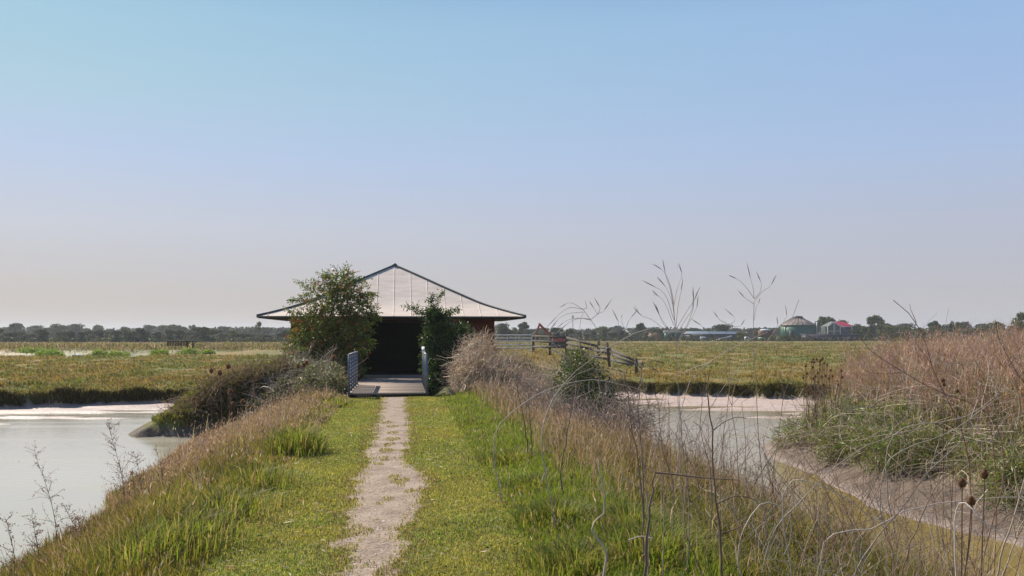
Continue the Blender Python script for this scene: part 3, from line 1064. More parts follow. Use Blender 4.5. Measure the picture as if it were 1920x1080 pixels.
# masts
d = 900.0
ms_ = empty("radio_mast", ground_at(1074, d), 0, "tall thin grey radio mast rising over the trees right of the hide", "mast")
b = MB()
for sx, sy in ((-.45, -.45), (.45, -.45), (0, .5)):
    b.bar((sx, sy, 0), (sx * .6, sy * .6, 19), .16)
for z in np.arange(0, 19, 1.5):
    b.bar((-.45, -.45, z), (.4, -.4, z + 1.5), .1); b.bar((.45, -.45, z), (0, .5, z + 1.5), .1)
b.build("lattice", M_GALV, ms_)
b = MB(); b.box(-.9, .9, -.2, .2, 17, 19.2); b.bar((0, 0, 19), (0, 0, 20.4), .12); b.build("antenna", M_GALV, ms_)
d = 700.0
m2 = empty("thin_mast", ground_at(181, d), 0, "very thin pole mast above the hedge trees at far left", "mast")
MB().bar((0, 0, 0), (0, 0, 9.6), .16).build("pole", M_DARKMETAL, m2)
MB().box(-.5, .5, -.06, .06, 8.4, 8.6).build("crossarm", M_DARKMETAL, m2)

# ------------------------------------------------------------------ far trees


def tree_proto(kind):
    """crown as many small leaf clumps over several limbs; unit height 1, unit half width about .5"""
    r_ = np.random.default_rng(100 + kind)
    tall = [0.62, 0.75, 0.5, 0.7, 0.4, 0.8][kind % 6]
    nb = [9, 7, 11, 6, 8, 7][kind % 6]
    blobs = []
    for k in range(nb):
        a = r_.uniform(0, 2 * PI); rad = r_.uniform(0.08, 0.36)
        z = r_.uniform(0.3, 0.86) if kind % 3 else r_.uniform(0.45, 0.88)
        blobs.append((rad * math.cos(a), rad * math.sin(a), z, r_.uniform(0.12, 0.22) * (1.1 - 0.35 * z)))
    blobs.append((0.02, 0, 0.84, 0.15))
    if kind % 3:
        for k in range(5):
            a = r_.uniform(0, 2 * PI)
            blobs.append((0.3 * math.cos(a), 0.3 * math.sin(a), 0.16, 0.2))
    A = Acc()
    base = np.array([[0.045, 0.075, 0.024], [0.075, 0.10, 0.03], [0.038, 0.065, 0.026], [0.105, 0.125, 0.036], [0.065, 0.085, 0.026], [0.04, 0.06, 0.024]][kind % 6])
    for (x, y, z, r0) in blobs:
        n = 130
        v = r_.normal(size=(n, 3)); v /= np.linalg.norm(v, axis=1, keepdims=True)
        p = np.array([x, y, z]) + v * r0 * r_.uniform(0.55, 1.12, (n, 1)) * np.array([1.15, 1.15, 0.85])
        p[:, 2] = np.maximum(p[:, 2], 0.02)
        nrm = v + r_.normal(size=(n, 3)) * 0.7
        nrm /= np.linalg.norm(nrm, axis=1, keepdims=True)
        t1 = np.cross(nrm, r_.normal(size=(n, 3))); t1 /= np.linalg.norm(t1, axis=1, keepdims=True)
        t2 = np.cross(nrm, t1)
        s = (r_.uniform(0.02, 0.05, (n, 1)))
        V = np.stack([p - t1 * s, p + t2 * s * .8, p + t1 * s, p - t2 * s * .8], 1).reshape(-1, 3)
        cc = base * r_.uniform(0.75, 1.35) * (1 + r_.normal(size=(n, 1)) * 0.2)
        A.add(V, np.arange(n * 4).reshape(-1, 4), np.repeat(cc, 4, 0))
    root = bpy.data.objects.new("far_tree", None); C.objects.link(root)
    A.build("crown", M_FARLEAF, root)
    b = MB()
    b.tube([(0, 0, -0.03), (0.005, 0, 0.25), (0.0, 0.01, 0.55), (0.02, 0, 0.8)], [0.035, 0.026, 0.017, 0.006], 6)
    for (x, y, z, r0) in blobs[:5]:
        b.tube([(0, 0, z * 0.55), (x * .5, y * .5, z * .8), (x, y, z)], [0.016, 0.011, 0.004], 4)
    b.build("trunk", M_BARK, root)
    return root


protos = [tree_proto(k) for k in range(6)]
used = set()


def far_tree(px, py_top, width_px, d, kind, label, group=None, name="far_tree"):
    src = protos[kind]
    if kind in used:
        o = src.copy(); C.objects.link(o)
        for ch in src.children:
            c = ch.copy(); C.objects.link(c); c.parent = o
    else:
        o = src; used.add(kind)
    o.name = name
    x = (px - 960) / FPX * d
    z = H1(x, d) - 0.15
    top = EYE - (py_top - HZ) / FPX * d
    h_ = (top - z) / 0.99
    w_ = width_px / FPX * d
    o.location = (x, d, z)
    o.scale = (w_ / 0.95, w_ / 0.95 * rng.uniform(.8, 1.3), h_)
    o.rotation_euler = (0, 0, rng.uniform(0, 6.28))
    for k in ("label", "category", "group"):
        if k in o: del o[k]
    tag(o, label, "tree", group)


# the trees one can tell apart: place, top, width, distance, kind, description
far_tree(28, 605, 26, 420, 0, "round topped dark tree rising above the hedge near the left edge", None, "round_tree")
far_tree(107, 606, 44, 430, 4, "broad flat topped tree above the hedge left of the thin mast", None, "broad_tree")
far_tree(485, 602, 22, 330, 3, "small loose crowned tree standing just left of the hide roof", None, "small_tree")
far_tree(985, 603, 30, 330, 0, "round dark tree directly above the field gate", None, "round_tree")
far_tree(938, 605, 34, 330, 2, "dark bushy tree touching the right wall of the hide", None, "bushy_tree")
far_tree(1202, 605, 24, 340, 0, "dark compact tree rising over the tan store", None, "compact_tree")
far_tree(1133, 614, 26, 330, 1, "pointed grey green tree midway between the mast and the tan store", None, "pointed_tree")
far_tree(1348, 607, 52, 340, 2, "broad dark tree behind the long pale roofed barn", None, "broad_tree")
far_tree(1550, 593, 44, 330, 0, "large dark round tree between the silo and the red roof house", None, "round_tree")
far_tree(1583, 599, 40, 345, 2, "domed dark green tree directly behind the red roof", None, "domed_tree")
far_tree(1606, 606, 26, 330, 4, "grey green tree at the right end of the low dark shed", None, "grey_tree")
far_tree(1641, 589, 42, 335, 1, "tall pale topped tree right of the red roof house", None, "tall_tree")
far_tree(1668, 610, 40, 300, 3, "bright yellow green bushy tree at the foot of the tall pale tree", None, "bushy_tree")
far_tree(1755, 601, 34, 330, 0, "rounded dark tree above the tan weeds of the mound", None, "round_tree")
far_tree(1872, 602, 32, 325, 2, "dark leafy tree just left of the bright tree at the right edge", None, "leafy_tree")
far_tree(1912, 584, 40, 240, 3, "tall yellow green tree at the right edge of the picture", None, "tall_tree")
far_tree(1388, 622, 34, 285, 3, "rounded light green bush tree left of the rusty tank", None, "bushy_tree")
far_tree(1447, 629, 17, 285, 3, "smaller low round bush at the foot of the green silo", None, "low_bush")
far_tree(1473, 628, 25, 284, 1, "wider grey green bush in front of the green silo", None, "low_bush")
# rows that read alike
def row(x0, x1, step, top, dtop, d, dd, kinds, label, group, wf=1.5):
    x = x0
    while x < x1:
        py = top + rng.normal() * dtop
        far_tree(x, py, step * wf * rng.uniform(0.55, 1.5), d + rng.uniform(-dd, dd), int(rng.choice(kinds)), label, group, "hedge_tree")
        x += step * rng.uniform(0.7, 1.3)


row(-60, 540, 17, 620, 4.5, 262, 10, [1, 2, 4, 5, 3], "bushy dark tree in the nearer hedge beyond the left marsh, one of many alike", "trees of the nearer hedge beyond the left marsh")
row(-60, 545, 24, 612, 3.6, 480, 30, [0, 2, 5, 1], "hazy dark tree in the back row beyond the left hedge, one of many alike", "trees of the back row beyond the left marsh")
row(925, 1240, 16, 620, 4.5, 300, 10, [1, 2, 4, 5], "low bushy tree in the hedge behind the fence and gate, one of many alike", "trees of the hedge behind the fence")
row(925, 1480, 26, 614, 2.0, 470, 30, [0, 2, 5, 1], "hazy tree in the back row behind the barn and fence, one of many alike", "trees of the back row behind the barn")
row(1225, 1450, 20, 622, 2.5, 325, 8, [1, 2, 5], "dark bushy tree close behind the barn and tank, one of many alike", "trees close behind the barn")
row(1610, 1985, 15, 612, 5.5, 300, 12, [1, 2, 4, 5, 3], "bushy tree in the hedge beyond the mound on the right, one of many alike", "trees of the hedge beyond the mound")
row(1500, 1985, 26, 607, 2.5, 420, 25, [0, 2, 5], "dark tree in the back row at far right, one of many alike", "trees of the back row at far right")

# the low far-off wood behind and between them
A = Acc()
n = 16000
px = np.concatenate([rng.uniform(-200, 560, n // 2), rng.uniform(905, 2120, n // 2)])
dd = rng.uniform(540, 640, n)
x = (px - 960) / FPX * dd
topz = (3.2 + 3.2 * fbm(x * 0.03, x * 0 + 3, 41))
z = -0.7 + topz * rng.uniform(0, 1, n) ** 0.8
p = np.stack([x, dd, z], 1)
V, F, Cc = leafq(p, 1.7, 1.4, pick([(0.04, 0.055, 0.025), (0.05, 0.065, 0.025), (0.035, 0.045, 0.025)], n))
A.add(V, F, Cc)
# undergrowth at the foot of the hedges
n = 9000
px = np.concatenate([rng.uniform(-150, 555, n // 2), rng.uniform(915, 2050, n // 2)])
dd = rng.uniform(252, 268, n) + np.where(px > 800, 28, 0)
x = (px - 960) / FPX * dd
z = -0.65 + (0.5 + 1.3 * fbm(x * 0.15, dd * 0.1, 43)) * rng.uniform(0, 1, n)
V, F, Cc = leafq(np.stack([x, dd, z], 1), 0.6, 0.45, pick([(0.055, 0.065, 0.025), (0.075, 0.075, 0.028), (0.04, 0.05, 0.022)], n))
A.add(V, F, Cc)
tag(A.build("far_wood", M_FARLEAF), kind="stuff")

#@@PART3
# ------------------------------------------------------------------ mown grass on either side of the path
def scatter(n, y0, y1, u0, u1, power=1.0):
    """points along the causeway, thinning with distance"""
    a = rng.uniform(0, 1, n)
    y = y0 * (y1 / y0) ** a
    u = rng.uniform(u0, u1, n)
    return u + xc(y), y, u


GR = [(0.235, 0.256, 0.056), (0.285, 0.284, 0.068), (0.195, 0.23, 0.05), (0.33, 0.30, 0.10), (0.165, 0.208, 0.046)]
DRY = [(0.36, 0.28, 0.17), (0.27, 0.19, 0.11), (0.42, 0.34, 0.24), (0.22, 0.15, 0.09)]
STRAW = [(0.36, 0.28, 0.14), (0.30, 0.225, 0.11), (0.43, 0.35, 0.20), (0.25, 0.18, 0.085), (0.34, 0.24, 0.13)]
TAN = [(0.36, 0.27, 0.20), (0.30, 0.215, 0.155), (0.43, 0.34, 0.27), (0.23, 0.16, 0.115), (0.33, 0.22, 0.17)]

n = 330000
x, y, u = scatter(n, 5.6, 26.3, -2.2, 2.3)
ins = path_in(x, y)
pt = fbm(x * 0.7, y * 0.7, 21); pt2 = fbm(x * 2.6, y * 2.6, 22)
keep = (ins < -0.03 + (rng.uniform(size=n) ** 3) * 0.17) & (y < 25.75)
# weeds in the tread of the path: row, column, radius
TUFT = [(792, 724, .16), (800, 735, .14), (812, 738, .12), (824, 735, .18), (834, 730, .16), (845, 724, .14), (858, 718, .10), (863, 722, .09), (894, 738, .10), (903, 747, .13), (911, 752, .1),
        (921, 768, .12), (936, 728, .09), (944, 712, .06), (990, 668, .09), (997, 682, .12), (1000, 692, .08), (976, 705, .05), (1030, 650, .14), (1034, 640, .12), (1060, 692, .06), (1075, 715, .09), (1012, 677, .05), (870, 712, .1)]
inner = np.zeros(n, bool)
for (py, px, r_) in TUFT:
    d_ = EYE * FPX / (py - HZ)
    cx = (px - 960) / FPX * d_
    inner |= (np.hypot(x - cx, (y - d_) * 0.45) < r_ * (0.25 + 0.9 * pt2))
keep |= inner & (rng.uniform(size=n) < 0.4)
x, y, u, pt, pt2, ins, inner = [a[keep] for a in (x, y, u, pt, pt2, ins, inner)]
n = len(x)
edge = sst(1.1, 1.9, u + (pt - .5)) + sst(-1.15, -1.7, u + (pt - .5) * .8) * 0.5
Hh = (0.018 + 0.02 * pt2 + 0.10 * edge ** 1.5) * rng.uniform(0.55, 1.3, n)
Hh = np.where(inner, 0.018 + 0.02 * pt2, Hh)
Wd = (0.0035 + 0.00035 * y) * rng.uniform(0.7, 1.4, n)
c0 = pick(GR, n, 0.16)
ylw = sst(0.46, 0.64, pt)[:, None] * np.array([0.055, 0.02, 0.006]) * (1 - np.minimum(edge, 1))[:, None]
c0 = c0 + ylw
far_l = (1 - np.minimum(edge, 1))[:, None]
c0 = c0 * (1 - 0.5 * np.minimum(edge, 1)[:, None]) + np.array([0.19, 0.30, 0.04]) * 0.5 * np.minimum(edge, 1)[:, None] * (u > 0)[:, None] + c0 * 0.5 * np.minimum(edge, 1)[:, None] * (u <= 0)[:, None]
c0 = c0 * (0.8 + 0.42 * fbm(x * 1.9, y * 1.9, 24))[:, None] * 1.08
dry = rng.uniform(size=n) < (0.03 + 0.16 * sst(0.52, 0.68, fbm(x * 1.2, y * 1.2, 25)) + 0.10 * sst(0.55, 0.7, pt2) + 0.3 * (ins > -0.14))
c0[dry] = pick(DRY, dry.sum()) * np.array([0.8, 0.75, 0.6])
V, T, Cc, _ = blades(onland(x, y), Hh, Wd, rng.uniform(0.2, 1.0, n), c0, c0 * 1.15)
A = Acc(); A.add(V, T, Cc)
PB = Acc()
m = 2600
py_ = 5.8 * (25 / 5.8) ** rng.uniform(0, 1, m)
px_ = xc(py_) + rng.uniform(-1, 1, m)
k = path_in(px_, py_) > -0.05
px_, py_ = px_[k], py_[k]; m = len(px_)
v0 = onland(px_, py_)
r_ = rng.uniform(.004, .013, m)
oc = np.array([(1, 0, 0), (0, 1, 0), (-1, 0, 0), (0, -1, 0), (0, 0, .8)])
V = (v0[:, None, :] + oc[None] * r_[:, None, None] * rng.uniform(.6, 1.3, (m, 5, 1))).reshape(-1, 3)
T = (np.arange(m)[:, None, None] * 5 + np.array([[0, 1, 4], [1, 2, 4], [2, 3, 4], [3, 0, 4]])[None]).reshape(-1, 3)
PB.add(V, T, np.repeat(pick([(0.4, 0.33, 0.28), (0.5, 0.44, 0.4), (0.25, 0.2, 0.16), (0.33, 0.26, 0.2)], m, .15), 5, 0))
tag(PB.build("path_gravel", M_TWIG), kind="stuff")
m = 2600
ly_ = 5.8 * (25 / 5.8) ** rng.uniform(0, 1, m)
lu_ = rng.uniform(-1.9, 2.0, m)
lx_ = xc(ly_) + lu_
k = (path_in(lx_, ly_) < .1) & (fbm(lx_ * 1.1, ly_ * 1.1, 27) > .45)
lx_, ly_ = lx_[k], ly_[k]; m = len(lx_)
dv = np.concatenate([rng.normal(size=(m, 2)), rng.uniform(-.05, .3, (m, 1))], 1); dv /= np.linalg.norm(dv, axis=1, keepdims=True)
V, F, Cc = leafq(onland(lx_, ly_, .025), rng.uniform(.03, .11, m), .006 + .0003 * ly_, pick([(0.45, 0.37, 0.24), (0.36, 0.28, 0.17), (0.28, 0.17, 0.09), (0.5, 0.45, 0.34)], m, .2), dv)
A.add(V, F, Cc)
# clover leaves low in the sward
n = 9000
x, y, u = scatter(n, 5.7, 16, -1.6, 1.6)
k = (path_in(x, y) < -0.1) & (fbm(x * 1.4, y * 1.4, 23) > 0.52)
x, y = x[k], y[k]; n = len(x)
V, F, Cc = leafq(onland(x, y, 0.03), 0.018, 0.016, pick([(0.06, 0.12, 0.02), (0.08, 0.14, 0.03)], n), np.concatenate([rng.normal(size=(n, 2)), rng.uniform(-.2, .5, (n, 1))], 1) / 1.4)
A.add(V, F, Cc)
tag(A.build("mown_grass", M_GRASS), kind="stuff")

# ------------------------------------------------------------------ long grass of the left verge
def lush(name, n, y0, y1, u0, u1, hfun, cfun, wmul=1.0, bend=(0.2, 0.9), keepf=None, head=None):
    x, y, u = scatter(n, y0, y1, u0, u1)
    p1 = fbm(x * 0.55, y * 0.55, 51); p2 = fbm(x * 2.2, y * 2.2, 52)
    z = height(x, y)
    k = z > WATER - 0.06
    if keepf is not None:
        k &= keepf(x, y, u, p1, p2)
    x, y, u, p1, p2, z = [a[k] for a in (x, y, u, p1, p2, z)]
    n = len(x)
    Hh = hfun(x, y, u, p1, p2) * rng.uniform(0.55, 1.25, n)
    Wd = (0.0045 + 0.00042 * y) * wmul * rng.uniform(0.6, 1.4, n)
    c0, c1 = cfun(x, y, u, p1, p2, n)
    V, T, Cc, tip = blades(np.stack([x, y, z], 1), Hh, Wd, rng.uniform(*bend, n), c0, c1)
    A = Acc(); A.add(V, T, Cc)
    if head is not None:
        hm = rng.uniform(size=n) < head(x, y, u, p1, p2)
        m = hm.sum()
        hc = pick(TAN, m, 0.2)
        dr = np.concatenate([rng.normal(size=(m, 2)) * 0.5, np.ones((m, 1))], 1)
        dr /= np.linalg.norm(dr, axis=1, keepdims=True)
        V, F, Cc = leafq(tip[hm] - dr * 0.03, rng.uniform(0.04, 0.10, m), Wd[hm] * 1.3, hc, dr)
        A.add(V, F, Cc)
    o = A.build(name, M_GRASS)
    return tag(o, kind="stuff")


LONG = [(0.15, 0.17, 0.032), (0.19, 0.19, 0.04), (0.23, 0.20, 0.06), (0.12, 0.145, 0.03)]


def c_left(x, y, u, p1, p2, n):
    c = pick(LONG, n, 0.2) * (0.72 + 0.56 * sst(0.38, 0.62, fbm(x * 0.8, y * 0.8, 56)))[:, None]
    # browner outward, beyond and in patches
    t = np.clip(0.07 + 0.3 * sst(-1.9, -3.4, u) * sst(0.42, 0.6, p1) + 0.5 * sst(14, 21, y) * sst(-1.6, -2.4, u) + 0.12 * sst(-3.2, -4.6, u), 0, 0.6)
    d = rng.uniform(size=n) < t * (0.45 + 1.1 * sst(0.4, 0.6, fbm(x * 1.1, y * 1.1, 57)))
    c[d] = pick(STRAW + TAN[:2], d.sum(), 0.2)
    tip = c * np.array([1.15, 1.0, 1.0]) + np.array([0.02, 0.004, 0.0])
    return c, tip


lush("long_grass", 105000, 5.2, 27.5, -5.6, -1.25,
     lambda x, y, u, p1, p2: np.interp(-u, [1.25, 1.7, 2.3, 3.5, 5, 5.6], [0.06, 0.17, 0.34, 0.36, 0.24, 0.14]) * (0.35 + 0.6 * p1 + 0.8 * p2), c_left,
     keepf=lambda x, y, u, p1, p2: (u > -1.7) | (fbm(x * 1.7, y * 1.7, 55) > 0.40),
     head=lambda x, y, u, p1, p2: 0.03 + 0.2 * sst(12, 20, y))


def c_right(x, y, u, p1, p2, n):
    c = pick(LONG, n, 0.2)
    t = np.clip(0.07 + 0.26 * sst(2.6, 4.0, u) + 0.4 * sst(13, 20, y) * sst(1.9, 2.8, u) + 0.3 * sst(0.5, 0.62, p1) * sst(1.8, 2.6, u), 0, 0.75)
    d = rng.uniform(size=n) < t
    c[d] = pick(STRAW + TAN[:2], d.sum(), 0.2)
    g = (u < 2.4)[:, None] & ~d[:, None]
    c = np.where(g, c * 0.5 + np.array([0.19, 0.29, 0.04]) * 0.5, c)
    return c, c * np.array([1.15, 1.02, 1.0])


lush("rough_grass", 165000, 4.6, 27.5, 1.2, 6.9,
     lambda x, y, u, p1, p2: np.interp(u, [1.2, 1.7, 2.4, 3.4, 4.6, 5.7, 6.9], [0.06, 0.15, 0.27, 0.40, 0.36, 0.22, 0.15]) * (0.35 + 0.6 * p1 + 0.7 * p2), c_right,
     head=lambda x, y, u, p1, p2: 0.03 + 0.2 * sst(9, 16, y) * sst(2, 3, u))
lush("tall_stems", 2600, 5.2, 26.5, -5.2, -1.8, lambda x, y, u, p1, p2: (0.34 + 0.5 * p1) * (0.6 + 0.4 * sst(9, 15, y)), lambda x, y, u, p1, p2, n: (lambda c: (c, c))(pick(STRAW + TAN, n, .2)), wmul=0.7, bend=(0.05, 0.5), keepf=lambda x, y, u, p1, p2: (p1 + p2 > 0.95) & (rng.uniform(size=len(x)) < 0.3 + 0.7 * sst(13, 19, y)), head=lambda x, y, u, p1, p2: 0.7)
lush("tall_stems", 3000, 4.8, 26.5, 2.0, 5.6, lambda x, y, u, p1, p2: (0.34 + 0.45 * p1) * (1 - 0.45 * sst(3.6, 4.6, u)), lambda x, y, u, p1, p2, n: (lambda c: (c, c))(pick(STRAW + TAN, n, .2)), wmul=0.7, bend=(0.05, 0.6), keepf=lambda x, y, u, p1, p2: p1 + p2 > 0.9, head=lambda x, y, u, p1, p2: 0.6)
BRN = [(0.30, 0.205, 0.115), (0.24, 0.16, 0.085), (0.36, 0.27, 0.16), (0.20, 0.135, 0.075), (0.22, 0.21, 0.06), (0.33, 0.22, 0.13)]
lush("seed_head_weeds", 11000, 9.5, 26.0, -4.4, -1.65, lambda x, y, u, p1, p2: np.interp(-u, [1.65, 2.3, 3.2, 4.4], [.3, .55, .55, .3]) * (0.6 + .6 * p1), lambda x, y, u, p1, p2, n: (lambda c: (c, c))(pick(BRN, n, .2)), wmul=0.6, bend=(0.05, 0.7), keepf=lambda x, y, u, p1, p2: rng.uniform(size=len(x)) < (0.12 + 0.88 * sst(12, 17, y)) * sst(.36, .5, p2 * .5 + p1 * .5), head=lambda x, y, u, p1, p2: 0.6 + 0 * x)
lush("seed_head_weeds", 6000, 11.0, 26.0, 2.0, 4.6, lambda x, y, u, p1, p2: .32 + .4 * p1, lambda x, y, u, p1, p2, n: (lambda c: (c, c))(pick(BRN, n, .2)), wmul=0.6, bend=(0.05, 0.7), keepf=lambda x, y, u, p1, p2: p1 + p2 > .95, head=lambda x, y, u, p1, p2: 0.6 + 0 * x)
# rank green tufts at the edge of the mowing
A = Acc()
for (px, py, r_, hh, m) in [(555, 845, .5, .5, 1100), (620, 760, .5, .32, 400), (1050, 985, .35, .28, 1600), (965, 870, .45, .25, 1300), (1010, 920, .4, .22, 1300), (1230, 1060, .5, .4, 1800), (1180, 1010, .4, .35, 1400), (480, 905, .5, .34, 500), (330, 1010, .7, .38, 700), (420, 960, .6, .34, 500), (250, 1040, .6, .4, 600), (300, 940, .6, .36, 500), (905, 800, .4, .22, 800), (1090, 1070, .4, .25, 1500)]:
    d_ = EYE * FPX / (py - HZ)
    cx = (px - 960) / FPX * d_
    q = rng.normal(size=(m, 2)) * r_ * 0.5
    x, y = cx + q[:, 0], d_ + q[:, 1] * 1.2
    k = path_in(x, y) < -0.6
    x, y, q = x[k], y[k], q[k]; m = len(x)
    c = pick([(0.13, 0.19, 0.03), (0.17, 0.21, 0.036), (0.21, 0.215, 0.045), (0.24, 0.22, 0.06), (0.3, 0.25, 0.1)], m, 0.2)
    rr_ = np.hypot(q[:, 0], q[:, 1]) / r_
    V, T, Cc, _ = blades(onland(x, y), hh * np.clip(1.1 - 0.45 * rr_, 0.3, 1) * rng.uniform(.5, 1.2, m), (0.005 + 0.0004 * y) * rng.uniform(.7, 1.4, m), rng.uniform(.3, 1.1, m), c, c * 1.1, np.arctan2(q[:, 1], q[:, 0]) + rng.normal(size=m) * .8)
    A.add(V, T, Cc)
tag(A.build("rank_grass", M_GRASS), kind="stuff")

# ------------------------------------------------------------------ marsh grass on the far flats
def marsh(name, n, xs0, xs1, d0, d1, cfun, hmul=1.0, ok=None, wmul=1.0):
    dd = d0 * (d1 / d0) ** rng.uniform(0, 1, n)
    px = rng.uniform(xs0, xs1, n)
    x = (px - 960) / FPX * dd
    y = dd + rng.uniform(-.5, .5, n)
    z = height(x, y)
    k = z > -1.0
    if ok is not None: k &= ok(x, y)
    x, y, z = x[k], y[k], z[k]; n = len(x)
    p1 = fbm(x * 0.35, y * 0.2, 61); p2 = fbm(x * 0.35, y * 0.11, 12); p3 = fbm(x * 0.8, y * 0.45, 14)
    Hh = (0.06 + 0.20 * sst(0.42, 0.68, p3)) * hmul * rng.uniform(.4, 1.3, n)
    Wd = (0.012 + 0.0005 * y) * wmul * rng.uniform(.6, 1.4, n)
    c0 = cfun(x, y, p1, p2, n)
    V, T, Cc, _ = blades(np.stack([x, y, z], 1), Hh, Wd, rng.uniform(.5, 1.5, n), c0, c0 * 1.08)
    A = Acc(); A.add(V, T, Cc)
    return tag(A.build(name, M_GRASS), kind="stuff")


OCH = [(0.255, 0.19, 0.055), (0.295, 0.225, 0.075), (0.22, 0.17, 0.05), (0.28, 0.19, 0.072)]
OLV = [(0.15, 0.16, 0.034), (0.19, 0.19, 0.045), (0.13, 0.145, 0.03), (0.21, 0.195, 0.06)]


def c_marsh(x, y, p1, p2, n):
    g = rng.uniform(size=n) < sst(0.42, 0.58, p2 * 0.6 + p1 * 0.4) * 0.8 + 0.15
    c = pick(OCH, n, 0.09)
    c[g] = pick(OLV, g.sum(), 0.10)
    return c * 0.95


def c_marsh_r(x, y, p1, p2, n):
    band = -0.5 * sst(62, 55, y) * sst(43, 46, y) + sst(62, 75, y) * 0.35 + 0.5 * sst(46, 43, y)
    g = rng.uniform(size=n) < np.clip(sst(0.42, 0.6, p2 * 0.5 + p1 * 0.5) * 0.6 + band, 0.05, 0.9)
    c = pick(OCH, n, 0.08)
    c[g] = pick(OLV, g.sum(), 0.09) * np.array([.86, .9, .86])
    return c * 0.92


marsh("marsh_grass", 140000, -150, 600, 31, 100, c_marsh, ok=lambda x, y: x < xc(y) - 3.5)
marsh("marsh_grass", 150000, 870, 2050, 38, 240, c_marsh_r, ok=lambda x, y: (x > xc(y) + 3))
# tall rough fringe on the far side of both flats
def c_fringe(x, y, p1, p2, n):
    c = pick(TAN + OLV + OLV, n, 0.2)
    return c * np.array([0.95, 0.9, 0.8])


marsh("reed_bed", 30000, -150, 600, 132, 172, c_fringe, 3.2, wmul=1.1)
marsh("reed_bed", 22000, -150, 1000, 172, 250, c_fringe, 1.2, wmul=1.1)
marsh("rough_pasture", 30000, 870, 2050, 110, 285, c_fringe, 1.2, wmul=1.0)

# dark overhanging tussocks on the cut banks
A = Acc()
n = 30000
px = np.concatenate([rng.uniform(-150, 345, n // 2), rng.uniform(1130, 1620, n // 2)])
yb = np.zeros(n); x = np.zeros(n); yb[:] = 38
for _ in range(8):
    x = (px - 960) / FPX * yb
    yb = bankline(x)
y = yb + rng.normal(size=n) * 0.35 - 0.1
z = height(x, y)
k = z > -1.08
x, y, z = x[k], y[k], z[k]; n = len(x)
c = pick([(0.13, 0.12, 0.038), (0.10, 0.10, 0.032), (0.17, 0.14, 0.06), (0.08, 0.07, 0.035)], n, 0.2)
V, T, Cc, _ = blades(np.stack([x, y, z], 1), rng.uniform(.08, .32, n) * (0.6 + 0.8 * vnoise(x * 1.3, y, 71)) * np.where(x > 0, .6, 1), rng.uniform(.02, .05, n), rng.uniform(.4, 1.5, n), c, c * 1.2, rng.normal(size=n) * .9 - PI / 2)
A.add(V, T, Cc)
tag(A.build("bank_tussock", M_GRASS), kind="stuff")

# bright samphire cushions along the far lagoon
SAM = [(58, 650, 66, 120), (88, 655, 60, 101), (215, 658, 62, 100), (300, 658, 40, 104), (185, 656, 30, 100), (355, 658, 44, 106), (390, 659, 30, 107), (100, 658, 46, 99)]
for (px, py, wpx, d_) in SAM:
    x0 = (px - 960) / FPX * d_
    g0 = np.array([x0, d_, -0.72])
    m = 900
    q = unit(m) * rng.uniform(0.3, 1.05, (m, 1))
    q[:, 2] = np.abs(q[:, 2])
    bw = wpx / FPX * d_ / 2
    p = g0 + q * np.array([bw, 0.9, 0.55 + rng.uniform(0, .25)]) * (0.75 + 0.5 * vnoise(q[:, 0] * 4, q[:, 1] * 4, px)[:, None])
    V, F, Cc = leafq(p, .22, .12, pick([(0.19, 0.27, 0.045), (0.15, 0.22, 0.04), (0.24, 0.29, 0.06)], m, .15))
    A = Acc(); A.add(V, F, Cc)
    o = A.build("samphire_clump", M_GRASS)
    tag(o, "bright green low bush on the edge of the far lagoon, one of a scattered line", "bush", "bright green bushes along the far lagoon")

#@@PART4
# ------------------------------------------------------------------ shrubs


def compound(A, Pc, dirs, nl, L, Wd, cols, ll=0.16):
    """pinnate leaves: nl leaflets in pairs along a short stalk"""
    m = len(Pc)
    d = dirs / (np.linalg.norm(dirs, axis=1, keepdims=True) + 1e-9)
    s = np.cross(d, unit(m)); s /= np.linalg.norm(s, axis=1, keepdims=True) + 1e-9
    for k in range(nl):
        f = (k // 2) / max(1, nl // 2)
        sg = -1 if k % 2 else 1
        p = Pc + d * ll * f
        dv = d * 0.55 + s * sg * 0.85 if k < nl - 1 else d.copy()
        dv = dv + unit(m) * 0.25
        dv[:, 2] -= 0.2
        dv /= np.linalg.norm(dv, axis=1, keepdims=True)
        V, F, Cc = leafq(p, L * rng.uniform(.75, 1.2, m), Wd * rng.uniform(.75, 1.2, m), cols * (1 + rng.normal(size=(m, 1)) * .1), dv)
        A.add(V, F, Cc)


# elder on the left of the bridge
base = np.array([-6.6, 34.6, H1(-6.6, 34.6)])
eld = empty("elder_bush", base, 0, "tall reddening green elder bush covering the left front of the hide", "bush")
BL = [(640, 530, .62, 34.4), (655, 560, .75, 34.3), (605, 560, .75, 34.4), (625, 595, .95, 34.2), (675, 585, .6, 34.3), (590, 610, .75, 34.3), (655, 620, .85, 34.0), (610, 645, .9, 34.0), (575, 640, .6, 34.4), (668, 650, .55, 34.2), (655, 690, .5, 33.8), (585, 675, .8, 33.7), (625, 685, .7, 33.6), (555, 665, .5, 34.2)]
stems = []
b = MB()
tips = []
for (px, py, r_, d_) in BL:
    c = P(px, py, d_) - base
    mid = c * 0.5 + np.array([rng.normal() * .2, rng.normal() * .2, .1])
    foot = np.array([c[0] * .25, rng.normal() * .2, -0.1])
    b.tube([foot, foot * .4 + mid * .6, mid, c * .8 + mid * .2, c], [.05, .04, .03, .02, .01], 5)
SP = [((630, 560), (590, 528), (560, 532)), ((640, 545), (625, 515), (600, 513)), ((640, 540), (645, 510), (655, 512)), ((670, 560), (690, 545), (703, 552)), ((590, 570), (560, 558), (548, 562)), ((680, 585), (700, 585), (712, 592)), ((655, 530), (668, 522), (684, 524)), ((570, 590), (550, 585), (541, 583))]
A = Acc()
